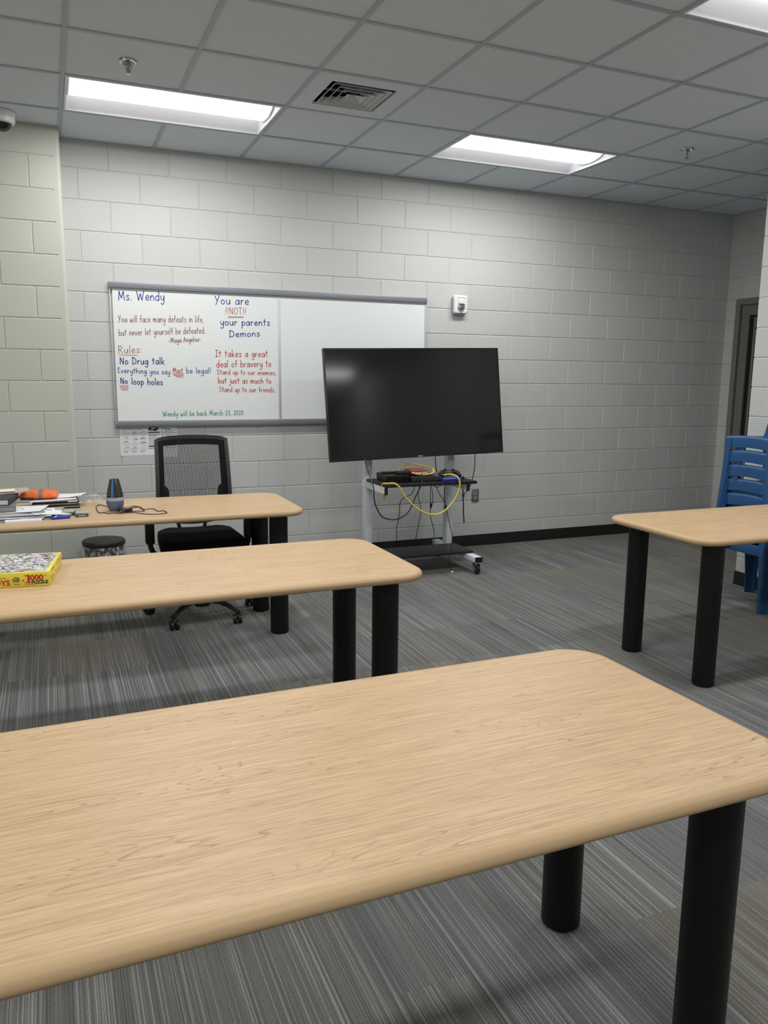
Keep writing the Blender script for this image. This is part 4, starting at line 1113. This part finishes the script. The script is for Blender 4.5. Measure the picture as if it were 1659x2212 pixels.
# second, inner frame seen through the mesh (gives the darker border)
mb = MB()
def strip(u0, u1, v0, v1, dy=0.010, n=12):
    a = [back_pt(u0 if isinstance(u0, float) else u0, v0 + (v1 - v0) * k / n, 0, dy) for k in range(n + 1)]
    b = [back_pt(u1, v0 + (v1 - v0) * k / n, 0, dy) for k in range(n + 1)]
    mb.loft([[p, q, q + Vector((0, .004, 0)), p + Vector((0, .004, 0))] for p, q in zip(a, b)])
strip(-0.97, -0.80, 0.0, 0.98); strip(0.80, 0.97, 0.0, 0.98)
a = [back_pt(-0.97 + 1.94 * k / 16, 0.90, 0, 0.010) for k in range(17)]; b = [back_pt(-0.97 + 1.94 * k / 16, 0.985, 0, 0.010) for k in range(17)]
mb.loft([[p, q, q + Vector((0, .004, 0)), p + Vector((0, .004, 0))] for p, q in zip(a, b)])
link('back_border', mb, M_FABRIC, t, smooth=60)
for s in (-1, 1):
    mb = MB(); rings = []
    for v_, u0, u1 in ((0.10, 0.66, 0.82), (0.30, 0.68, 0.82), (0.36, 0.70, 0.82), (0.40, 0.79, 0.82)):
        p, q = back_pt(s * u0, v_, 0, 0.008), back_pt(s * u1, v_, 0, 0.008)
        rings.append([p, q, q + Vector((0, 0.012, 0)), p + Vector((0, 0.012, 0))])
    mb.loft(rings)
    link('lumbar_pad', mb, M_BLACKP, t)
    link('back_strut', MB().tube(smooth_path([(s * 0.10, 0.315, 0.60), (s * 0.085, 0.32, 0.52), (s * 0.06, 0.30, 0.43), (s * 0.04, 0.24, 0.395)], 5), 0.012, 10), M_DARK, t)
    mb = MB()
    mb.tube(smooth_path([(s * 0.10, 0.0, 0.392), (s * 0.22, 0.0, 0.392), (s * 0.272, 0.0, 0.405), (s * 0.294, 0.0, 0.445), (s * 0.298, 0.0, 0.50)], 5), 0.016, 12)
    am = link('armrest', mb, M_DARK, t)
    link('arm_post', MB().rbox((s * 0.298 - 0.026, -0.03, 0.47), (s * 0.298 + 0.026, 0.03, 0.655), 0.008), M_BLACKP, am)
    link('arm_pad', MB().rbox((s * 0.292 - 0.042, -0.115, 0.652), (s * 0.292 + 0.042, 0.115, 0.682), 0.012, 3), M_BLACKP, am)

# ------------------------------------------------------------------ waste bin and its liner
bc = (-5.862, -0.385, 0)
t = thing('waste_bin', 'round black waste bin with a lid beneath the cluttered desk', 'waste bin', bc)
link('body', MB().lathe([(0.105, 0.0), (0.110, 0.004), (0.132, 0.315), (0.128, 0.315), (0.107, 0.012), (0.0, 0.012)], 32, caps=False), M_BLACKP, t)
link('lid', MB().lathe([(0.138, 0.318), (0.142, 0.322), (0.142, 0.342), (0.136, 0.351), (0.10, 0.356), (0.0, 0.357)], 36), M_BLACKP, t)
def film_mat(name, sx, sz, lo, hi):
    m, nt, b = new_mat(name)
    tc = nn(nt, 'ShaderNodeTexCoord')
    mp = nn(nt, 'ShaderNodeVectorMath', {0: tc.outputs['Object'], 1: (sx, sx, sz)}, operation='MULTIPLY')
    nz = nn(nt, 'ShaderNodeTexNoise', {'Vector': mp.outputs[0], 'Scale': 1.0, 'Detail': 4.0, 'Distortion': 1.2})
    al = nn(nt, 'ShaderNodeMapRange', {'Value': nz.outputs['Fac'], 'From Min': 0.46, 'From Max': 0.66, 'To Min': lo, 'To Max': hi})
    b.inputs['Base Color'].default_value = (0.80, 0.82, 0.83, 1)
    b.inputs['Roughness'].default_value = 0.25
    nt.links.new(al.outputs[0], b.inputs['Alpha'])
    return m
M_FILM = film_mat('clear_film', 28, 14, 0.10, 0.85)
M_FILM2 = film_mat('bag_film', 40, 40, 0.06, 0.5)
mb = MB(); rings = []
rg = random.Random(3)
NB = 72
jit_ = [rg.random() for _ in range(NB)]
for z_, r0, amp in ((0.317, 0.139, 0.001), (0.30, 0.141, 0.004), (0.27, 0.143, 0.008), (0.235, 0.141, 0.007), (0.20, 0.138, 0.006), (0.165, 0.136, 0.004)):
    rings.append([((r0 + amp * (math.sin(j * 1.9 + z_ * 30) + 1.2 * (jit_[(j + int(z_ * 60)) % NB] - .5))) * math.cos(2 * PI * j / NB), (r0 + amp * (math.sin(j * 1.9 + z_ * 30) + 1.2 * (jit_[(j + int(z_ * 60)) % NB] - .5))) * math.sin(2 * PI * j / NB), z_ + (0.025 * jit_[j] if z_ < .17 else 0)) for j in range(NB)])
mb.loft(rings, True, False)
tag(link('bin_liner', mb, M_FILM, None, bc, smooth=50), 'crinkled clear plastic liner folded over the black waste bin', 'bin liner')

# ------------------------------------------------------------------ stacked blue chairs
def make_blue_chair(name, label):
    """one-piece moulded stacking chair; local +x is the sitter's front, the open back is at -x"""
    t = thing(name, label, 'chair', group='blue plastic chairs in the stack')
    H = 0.735; TH = 0.006
    def hw_(z): return 0.224 - 0.050 * z
    def xb(z): return -0.212 + 0.045 * z
    def xf(z): return 0.212 - 0.045 * z
    def lpost(s, rear, zs, fw, sw):
        mb = MB(); rings = []
        for k, z in enumerate(zs):
            x0 = xb(z) if rear else xf(z); d = 1 if rear else -1; y0 = s * hw_(z); a, b_ = fw[k], sw[k]; r_ = 0.012
            arc = []
            for q in range(5):
                an = R(90 * q / 4)
                arc.append((x0 + d * r_ * (1 - math.sin(an)), y0 - s * r_ * (1 - math.cos(an))))
            arc = arc[::-1]   # from rear face to side face
            outer = [(x0, y0 - s * a)] + arc + [(x0 + d * b_, y0)]
            inner = [(x0 + d * b_, y0 - s * TH), (x0 + d * (TH + r_ * .6), y0 - s * TH), (x0 + d * TH, y0 - s * (TH + r_ * .6)), (x0 + d * TH, y0 - s * a)]
            rings.append([(x, y, z) for x, y in outer + inner])
        mb.loft(rings)
        return mb
    for s in (-1, 1):
        zs = [0.0, 0.008, 0.15, 0.30, 0.40, 0.46, 0.55, 0.655, 0.69, 0.715]
        lip = lpost(s, True, [0.0, 0.004, 0.010], [.022, .022, .022], [.082, .082, .082])
        lip.v = [(x + 0.0005, y + s * 0.005, z) for x, y, z in lip.v]
        lg = link('rear_leg', lpost(s, True, zs, [.022, .022, .024, .032, .042, .044, .045, .046, .046, .046], [.075, .075, .085, .10, .12, .10, .075, .055, .048, .040]), M_BLUE, t, smooth=50)
        link('foot_lip', lip, M_BLUE, lg, smooth=50)
        zs = [0.0, 0.008, 0.15, 0.30, 0.40]
        link('front_leg', lpost(s, False, zs, [.030, .030, .036, .045, .06], [.07, .07, .08, .10, .13]), M_BLUE, t, smooth=50)
    # curved top rail
    mb = MB(); rings = []; n = 16
    for k in range(n + 1):
        u = -1 + 2 * k / n
        y = u * (hw_(0.70) - 0.002); bow = 0.016 * (1 - u * u)
        xo = xb(0.69)
        dz = 0.010 * (1 - u * u)
        ring = [(xo + bow, y, 0.651 + dz * 1.4), (xo - 0.001 + bow, y, 0.700 + dz)]
        for q in range(6):
            an = R(18 * q)
            ring.append((xo + bow + 0.020 * (1 - math.cos(an)), y, 0.714 + dz + 0.018 * math.sin(an)))
        ring += [(xo + bow + 0.036, y, 0.726 + dz), (xo + bow + 0.030, y, 0.720 + dz), (xo + bow + 0.012, y, 0.706 + dz), (xo + bow + TH, y, 0.694 + dz), (xo + bow + TH, y, 0.651 + dz * 1.4)]
        rings.append(ring)
    mb.loft(rings)
    link('top_rail', mb, M_BLUE, t, smooth=50)
    # dished seat and aprons
    mb = MB(); N = 14; top = []; bot = []
    for i in range(N + 1):
        for j in range(N + 1):
            u, v = -1 + 2 * i / N, -1 + 2 * j / N
            x = 0.169 * u + 0.022; y = 0.196 * v
            z = 0.418 - 0.014 * (1 - u ** 4) * (1 - v ** 4) - 0.012 * max(0, u - 0.7) / 0.3
            top.append((x, y, z)); bot.append((x, y, z - 0.006))
    fs = []
    for i in range(N):
        for j in range(N):
            a_ = i * (N + 1) + j
            fs.append((a_, a_ + 1, a_ + N + 2, a_ + N + 1))
    mb.add(top, fs); mb.add(bot, fs)
    link('seat', mb, M_BLUE, t, smooth=50)
    mb = MB()
    mb.rbox((-0.154, -0.200, 0.352), (-0.146, 0.200, 0.420), 0.003)
    mb.rbox((0.180, -0.196, 0.366), (0.192, 0.196, 0.412), 0.003)
    mb.rbox((-0.15, -0.203, 0.366), (0.19, -0.194, 0.418), 0.003); mb.rbox((-0.15, 0.194, 0.366), (0.19, 0.203, 0.418), 0.003)
    link('apron', mb, M_BLUE, t, smooth=50)
    return t
SC = (-1.850, -2.262)
ords = ['lowest blue chair of the stack, standing on the carpet', 'second blue chair from the bottom of the stack by the table', 'middle blue chair of the five nested by the table',
        'second blue chair from the top of the stack by the table', 'topmost blue chair of the nested stack, its curved back rail on show']
ch0 = make_blue_chair('stacking_chair', ords[0]); ch0.location = (SC[0], SC[1], 0)
for k in range(1, 5):
    dup(ch0, (SC[0] + 0.0, SC[1], 0.094 * k), 0, ords[k])
dup(ch0, (SC[0] + 0.0, SC[1] - 0.022, 0.376 + 0.417), R(90), 'smaller blue chair turned sideways on the seat of the topmost stacked chair', None, 0.76)

# ------------------------------------------------------------------ puzzle box on the second table
ZT_ = 0.735
pb = thing('puzzle_box', 'yellow jigsaw puzzle box with a colourful picture lid', 'puzzle box', (-6.187, -3.100, ZT_), R(-8.2))
M_YBOX = mat('yellow_box_card', (230, 214, 78), 0.4, var=0.02)
bw, bd, bh = 0.40, 0.315, 0.053
link('base', MB().box((-bw + 0.003, 0.003, 0), (-0.003, bd - 0.003, 0.02)), M_YBOX, pb, smooth=None)
link('lid', MB().rbox((-bw, 0, 0.002), (0, bd, bh), 0.0015), M_YBOX, pb)
link('lid_picture', MB().box((-bw + 0.012, 0.010, bh - 0.0002), (-0.012, bd - 0.010, bh + 0.0004)), collage_mat(), pb, smooth=None)
M_RED = mat('red_print', (176, 44, 32), 0.5)
M_BRN = mat('brown_print', (150, 96, 40), 0.5)
fy = lambda x, z: face_y(x, -0.0004, z)
text('number', '1', 0.040, M_RED, pb, fy(-0.0785, 0.0155), 0.0016, sx=1.1)
mb = MB(); mb.box((-0.080, -0.0008, 0.0145), (-0.059, -0.0003, 0.0175)); mb.box((-0.080, -0.0008, 0.040), (-0.072, -0.0003, 0.0432))
link('number_serif', mb, M_RED, pb, smooth=None)
text('number', '000', 0.0265, M_RED, pb, fy(-0.0625, 0.0245), 0.0010, sx=1.08)
text('lettering', 'PC', 0.0085, M_RED, pb, fy(-0.0165, 0.0365), 0.0001, sx=0.8)
text('lettering', 'PUZZLE', 0.0158, M_INKBLK, pb, fy(-0.0585, 0.0115), 0.0006, sx=0.97)
text('lettering', 'White', 0.0068, mat('navy_print', (40, 44, 84), 0.5), pb, fy(-0.115, 0.0325), 0.0003)
text('lettering', 'Mountain', 0.0068, MC['navy_print'], pb, fy(-0.121, 0.0265), 0.0003)
text('lettering', 'Puzzles', 0.0068, MC['navy_print'], pb, fy(-0.118, 0.0205), 0.0003)
text('lettering', 'ITEM #682S', 0.0045, M_INKBLK, pb, fy(-0.117, 0.0095), 0.0)
text('lettering', 'Puzzle Size 24" x 30"', 0.0042, M_INKBLK, pb, fy(-0.080, 0.0070), 0.0)
text('title', 'TOYS', 0.028, M_RED, pb, fy(-0.197, 0.0085), 0.0008)
text('lettering', 'Best Sellers', 0.0055, M_INKBLK, pb, fy(-0.164, 0.0335), 0.0)
mb = MB(); mb.add([(-0.090, -0.0005, 0.022), (-0.081, -0.0005, 0.022), (-0.0845, -0.0005, 0.029)], [(0, 1, 2)]); mb.box((-0.121, -0.0006, 0.0170), (-0.091, -0.0003, 0.0174))
link('mountain_mark', mb, M_RED, pb, smooth=None)
mb = MB(); rg = random.Random(5)
for k in range(26):
    y_ = 0.012 + 0.29 * rg.random(); z_ = 0.008 + 0.032 * rg.random(); w_ = 0.004 + 0.010 * rg.random(); h_ = 0.003 + 0.009 * rg.random()
    mb.add([(0.0004, y_, z_), (0.0004, y_ + w_, z_), (0.0004, y_ + w_ * .7, z_ + h_), (0.0004, y_ + w_ * .2, z_ + h_)], [(0, 1, 2, 3)])
link('side_print', mb, M_BRN, pb, smooth=None)

# ------------------------------------------------------------------ things on the desk (top z = .735)
hd = thing('humidifier', 'small humidifier with a dark clear tank on the desk', 'humidifier', (-5.852, -1.535, ZT_))
link('base', MB().lathe([(0.026, 0.0), (0.030, 0.002), (0.042, 0.022), (0.0465, 0.045), (0.0462, 0.060)], 32), mat('slate_blue_plastic', (98, 110, 136), 0.4), hd)
link('collar', MB().lathe([(0.0465, 0.058), (0.0468, 0.066), (0.0455, 0.075), (0.044, 0.076)], 32, caps=False), mat('satin_silver', (186, 192, 206), 0.3, metal=0.3), hd)
M_SMOKE = mat('smoked_plastic', (48, 50, 46), 0.08, alpha=0.80, spec=0.6)
link('tank', MB().lathe([(0.0445, 0.074), (0.043, 0.090), (0.036, 0.125), (0.0275, 0.160), (0.024, 0.174), (0.019, 0.173), (0.010, 0.166)], 32), M_SMOKE, hd)
mb = MB(); rings = []
for r_, z_ in ((0.0447, 0.077), (0.0432, 0.090), (0.0363, 0.125), (0.0279, 0.160), (0.0245, 0.175)):
    a0 = -112
    rings.append([(r_ * math.cos(R(a0 + d_)), r_ * math.sin(R(a0 + d_)), z_) for d_ in (-9, -3, 3, 9)] + [((r_ + .0012) * math.cos(R(a0 + d_)), (r_ + .0012) * math.sin(R(a0 + d_)), z_) for d_ in (9, 3, -3, -9)])
mb.loft(rings)
link('blue_stripe', mb, mat('blue_stripe', (62, 112, 180), 0.3), hd)

sw = thing('stopwatch', 'black stopwatch in front of the humidifier, its cord spread on the desk', 'stopwatch', (-5.808, -1.602, ZT_))
link('body', MB().rbox((-0.034, -0.020, 0.001), (0.030, 0.022, 0.024), 0.009, 3), M_BLACKG, sw)
link('buttons', MB().lathe([(0.008, 0.0), (0.009, 0.006), (0.006, 0.009)], 12, (0.030, 0.0, 0.012), 'X'), M_BLACKP, sw)
mb = MB(); mb.box((-0.026, -0.0206, 0.006), (-0.018, -0.019, 0.013)); mb.box((-0.012, -0.0206, 0.008), (-0.006, -0.019, 0.014))
link('lettering', mb, M_GREYP, sw, smooth=None)
lan = [(-5.842, -1.590, .745), (-5.862, -1.50, .747), (-5.89, -1.40, .741), (-5.914, -1.335, .7385), (-5.935, -1.345, .7385), (-5.945, -1.413, .7385), (-5.946, -1.522, .7385), (-5.937, -1.609, .7385), (-5.914, -1.596, .7385), (-5.899, -1.639, .7385), (-5.867, -1.634, .7385), (-5.839, -1.660, .7385),
       (-5.812, -1.653, .7385), (-5.774, -1.646, .7385), (-5.755, -1.611, .7385), (-5.713, -1.626, .7385), (-5.708, -1.563, .7385), (-5.721, -1.47, .7385), (-5.764, -1.50, .7385), (-5.775, -1.58, .746)]
lan2 = [(-5.772, -1.590, .746), (-5.765, -1.45, .7385), (-5.738, -1.441, .7385), (-5.717, -1.494, .7385), (-5.707, -1.581, .7415), (-5.658, -1.559, .7385), (-5.64, -1.652, .7385), (-5.613, -1.64, .7385), (-5.605, -1.727, .7385), (-5.674, -1.743, .7385), (-5.732, -1.702, .7385), (-5.765, -1.655, .741), (-5.79, -1.62, .744)]
mb = MB(); off_ = Vector((-5.808, -1.602, ZT_))
for L_ in (lan, lan2): mb.tube([p - off_ for p in smooth_path(L_, 4)], 0.0022, 7)
link('lanyard', mb, M_BLACKP, sw)

# three clear-topped card packs
M_PACK = mat('green_pack', (60, 92, 88), 0.3)
M_PACKL = mat('pack_clear_top', (176, 178, 160), 0.25, var=0.1, vscale=40)
packs = [((-6.150, -1.50), 14, 'pale green card pack leaning nearest the paper pile'), ((-6.090, -1.575), 8, 'middle of the three green card packs on the desk'), ((-6.028, -1.640), 0, 'dark green card pack nearest the humidifier, on the desk')]
p0 = None
for (x, y), rz, lab in packs:
    if p0 is None:
        p0 = thing('card_pack', lab, 'card pack', (x, y, ZT_), R(-rz), 'green card packs on the desk')
        link('tray', MB().rbox((-0.031, -0.046, 0), (0.031, 0.046, 0.016), 0.002), M_PACK, p0)
        link('clear_lid', MB().rbox((-0.031, -0.046, 0.016), (0.031, 0.046, 0.024), 0.002), M_PACKL, p0)
        link('label_strip', MB().box((-0.020, -0.0466, 0.005), (0.018, -0.0458, 0.010)), M_PACKL, p0, smooth=None)
    else:
        dup(p0, (x, y, ZT_), R(-rz), lab)

# paper pile at the left end of the desk
def sheet_stack(name, label, cat, loc, rz, w, d, h, m, group=None, curl=0.0, tilt=0.0):
    mb = MB(); n = 10
    rings = []
    for k in range(n + 1):
        u = k / n
        z0 = curl * u ** 3
        x = -w / 2 + w * u
        rings.append([(x, -d / 2, z0), (x, d / 2, z0 * .6), (x, d / 2, z0 * .6 + h), (x, -d / 2, z0 + h)])
    mb.loft(rings)
    o = link(name, mb, m, None, loc, smooth=None)
    o.rotation_euler = (tilt, 0, rz)
    return tag(o, label, cat, group)
GP = 'papers piled at the end of the desk'
M_NEWS = M_GREYP
M_NEW2 = mat('newsprint', (176, 174, 174), 0.85, var=0.2, vscale=50); M_MAG2 = mat('magazine_pages', (200, 198, 202), 0.6, var=0.12, vscale=60)
zz = ZT_ + 0.0005
for nm, ct, lab, x, y, rz, w_, d_, h_, m_, cu in (
    ('magazine', 'magazine', 'grey magazine at the very bottom of the paper pile on the desk', -6.34, -1.60, 7, 0.32, 0.24, 0.007, M_NEWS, 0.0),
    ('newspaper', 'newspaper', 'folded newsprint just above the bottom magazine of the pile', -6.35, -1.585, -5, 0.30, 0.24, 0.006, M_NEW2, 0.0),
    ('letter', 'paper', 'white sheets low in the paper pile, between two newsprint layers', -6.33, -1.60, 3, 0.30, 0.22, 0.0025, M_PAPER, 0.002),
    ('newspaper', 'newspaper', 'darker folded newsprint in the middle of the paper pile', -6.355, -1.58, 11, 0.28, 0.22, 0.007, M_NEWS, 0.0),
    ('magazine', 'magazine', 'pale magazine in the upper half of the paper pile', -6.36, -1.59, -3, 0.29, 0.22, 0.006, M_MAG2, 0.0),
    ('newspaper', 'newspaper', 'top folded newsprint of the pile, right under the loose white sheets', -6.35, -1.57, 6, 0.27, 0.21, 0.005, M_NEW2, 0.0),
    ('letter', 'paper', 'white sheets with a lifted corner just under the grey book', -6.335, -1.57, -12, 0.26, 0.20, 0.002, M_PAPER, 0.006)):
    sheet_stack(nm, lab, ct, (x, y, zz), R(rz), w_, d_, h_, m_, GP, curl=cu)
    zz += h_ + 0.0006
sheet_stack('folded_letter', 'folded white letter along the front edge of the desk', 'paper', (-6.305, -1.735, ZT_ + 0.0005), R(1.5), 0.17, 0.05, 0.010, M_PAPER, GP)
gb = thing('grey_book', 'thick grey book under the black book on the paper pile', 'book', (-6.415, -1.545, ZT_ + 0.0425), R(3), 'books on the desk pile')
link('cover', MB().box((-0.09, -0.11, 0), (0.07, 0.11, 0.003)).box((-0.09, -0.11, 0.025), (0.07, 0.11, 0.028)).box((0.067, -0.11, 0.003), (0.07, 0.11, 0.025)), mat('grey_cover', (126, 124, 128), 0.6), gb, smooth=None)
link('pages', MB().box((-0.088, -0.107, 0.003), (0.067, 0.107, 0.025)), M_GREYP, gb, smooth=None)
bb = thing('black_book', 'black hardback book with pale page edges atop the grey book', 'book', (-6.415, -1.515, ZT_ + 0.0715), R(-9), 'books on the desk pile')
link('cover', MB().box((-0.11, -0.11, 0), (0.062, 0.13, 0.003)).box((-0.11, -0.11, 0.029), (0.062, 0.13, 0.032)).box((0.058, -0.11, 0.003), (0.062, 0.13, 0.029)), mat('black_cover', (44, 48, 50), 0.5), bb, smooth=None)
link('pages', MB().box((-0.108, -0.106, 0.003), (0.058, 0.127, 0.029)), mat('pale_pages', (206, 216, 214), 0.8, var=0.05), bb, smooth=None)
# clear sleeve and cream envelope on the book
o = sheet_stack('plastic_sleeve', 'pinkish clear plastic sleeve draped over the black book', 'plastic sleeve', (-6.39, -1.365, ZT_ + 0.1045), R(8), 0.21, 0.17, 0.004, mat('pink_film', (205, 180, 178), 0.3, var=0.15, vscale=30), None, curl=0.01, tilt=R(0))
o = sheet_stack('cream_envelope', 'cream envelope on top of the plastic sleeve at the pile top', 'envelope', (-6.415, -1.375, ZT_ + 0.1135), R(4), 0.13, 0.11, 0.002, M_CREAM, None, curl=0.002)
# black binders behind
GB = 'black binders at the back of the desk pile'
for k, (x, y, z, rz, lab) in enumerate(((-6.145, -1.285, 0.0, 2, 'black binder with a silver edge at the bottom behind the card packs'), (-6.155, -1.28, 0.0155, -2, 'black binder with a silver edge stacked second, below the orange pouch'), (-6.15, -1.275, 0.031, 3, 'upper black binder with a white spine label under loose sheets'))):
    bi = thing('binder', lab, 'binder', (x, y, ZT_ + z), R(rz), GB)
    link('cover', MB().rbox((-0.115, -0.10, 0), (0.115, 0.12, 0.0150), 0.003), mat('binder_black', (34, 34, 40), 0.35), bi)
    link('silver_edge', MB().box((-0.112, -0.1015, 0.0105), (0.112, -0.0995, 0.0138)), mat('silver_edge', (196, 198, 204), 0.3, metal=0.4), bi, smooth=None)
    if k == 2: link('spine_label', MB().box((0.055, -0.1022, 0.004), (0.105, -0.0998, 0.012)), M_PAPER, bi, smooth=None)
sheet_stack('loose_sheet', 'loose white sheet between the top binder and the orange pouch', 'paper', (-6.17, -1.28, ZT_ + 0.0462), R(5), 0.24, 0.21, 0.003, M_PAPER, GP, curl=0.003)
sheet_stack('printed_flyer', 'white printed flyer with a blue mark, topmost at the back of the pile', 'flyer', (-6.085, -1.255, ZT_ + 0.0525), R(-14), 0.17, 0.15, 0.002, M_PAPER, GP, curl=0.012)
# orange zip pouch
op = thing('zip_pouch', 'orange zip pouch with a grey zipper band on the desk pile', 'pouch', (-6.235, -1.275, ZT_ + 0.0525), R(-4))
def pillow(hx, hy, h, x0=-1.0, x1=1.0, puff=0.0):
    mb = MB(); N = 16; top = []; bot = []
    for i in range(N + 1):
        for j in range(N + 1):
            u = x0 + (x1 - x0) * i / N; v = -1 + 2 * j / N
            e_ = max(0.0, (1 - u ** 4)) ** .5 * max(0.0, (1 - v ** 4)) ** .5
            wr = 0.0025 * math.sin(9 * u + 5 * v) * e_
            top.append((u * hx, v * hy, h * 0.35 + e_ * h * 0.65 + wr + puff)); bot.append((u * hx, v * hy, h * 0.3 * (1 - e_)))
    fs = [(i * (N + 1) + j, i * (N + 1) + j + 1, (i + 1) * (N + 1) + j + 1, (i + 1) * (N + 1) + j) for i in range(N) for j in range(N)]
    mb.add(top, fs); mb.add(bot, fs)
    n1 = (N + 1) ** 2
    for i in range(N):
        for a_, b_ in (((i) * (N + 1), (i + 1) * (N + 1)), (i * (N + 1) + N, (i + 1) * (N + 1) + N), (i, i + 1), (N * (N + 1) + i, N * (N + 1) + i + 1)):
            mb.f.append((a_, b_, b_ + n1, a_ + n1)); mb.mi.append(0)
    return mb
link('body', pillow(0.100, 0.075, 0.042), mat('orange_nylon', (236, 112, 44), 0.55, bump=0.3, bscale=200), op, smooth=60)
mb = pillow(0.1005, 0.0755, 0.0425, 0.02, 0.22, 0.001)
link('zipper_band', mb, mat('grey_nylon', (110, 112, 112), 0.6), op, smooth=60)
mb = MB(); mb.rbox((-0.088, -0.079, 0.0), (-0.02, -0.070, 0.014), 0.003)
link('mesh_trim', mb, mat('dark_trim', (56, 56, 66), 0.7), op)
# brochures fanned towards the front
br = thing('brochure', 'white brochure with a red and blue seal leaning out of the pile', 'brochure', (-6.195, -1.60, ZT_ + 0.024), R(24), GP)
link('sheet', MB().box((-0.10, -0.085, 0), (0.09, 0.085, 0.004)), M_PAPER, br, smooth=None)
link('seal', MB().lathe([(0.016, 0.004), (0.016, 0.0048), (0.010, 0.0048), (0.010, 0.004)], 20, (0.02, 0.03, 0), caps=False), mat('seal_print', (150, 110, 130), 0.6), br)
br.rotation_euler = (R(4), R(7), R(24))
o = sheet_stack('pamphlet', 'thin white pamphlet slipped below the sealed brochure', 'brochure', (-6.20, -1.615, ZT_ + 0.0005), R(14), 0.19, 0.16, 0.005, mat('pamphlet_paper', (208, 206, 214), 0.7, var=0.05), GP)
bk = thing('blue_booklet', 'shiny blue booklet in front of the green card packs', 'booklet', (-6.140, -1.665, ZT_), R(10))
link('cover', MB().rbox((-0.045, -0.055, 0), (0.045, 0.035, 0.012), 0.002), mat('royal_blue', (40, 56, 150), 0.3), bk)
mb = MB(); mb.add([(-0.035, -0.05, 0.0124), (-0.028, -0.05, 0.0124), (-0.005, 0.0, 0.0124), (-0.012, 0.0, 0.0124)], [(0, 1, 2, 3)])
link('white_flash', mb, M_PAPER, bk, smooth=None)
# crumpled clear bag between the pile and the humidifier
rg = random.Random(11)
bm = bmesh.new(); bmesh.ops.create_icosphere(bm, subdivisions=3, radius=1.0)
for v in bm.verts:
    k_ = 1 + 0.28 * (rg.random() - .5)
    v.co = Vector((v.co.x * 0.055 * k_, v.co.y * 0.085 * k_, max(0.0, v.co.z * 0.034 * k_ + 0.030)))
mb = MB(); mb.bm(bm)
cb = thing('plastic_bag', 'crumpled clear plastic bag beside the humidifier', 'plastic bag', (-5.955, -1.275, ZT_))
link('film', mb, M_FILM2, cb, smooth=20)
mb = MB(); mb.tube(smooth_path([(-0.045, -0.03, 0.052), (-0.02, -0.06, 0.048), (0.02, -0.05, 0.052), (0.05, -0.02, 0.055), (0.04, 0.03, 0.058), (0.0, 0.05, 0.06), (-0.04, 0.02, 0.057), (-0.045, -0.03, 0.052)], 5), 0.002, 6)
link('rolled_rim', mb, M_GREYP, cb)
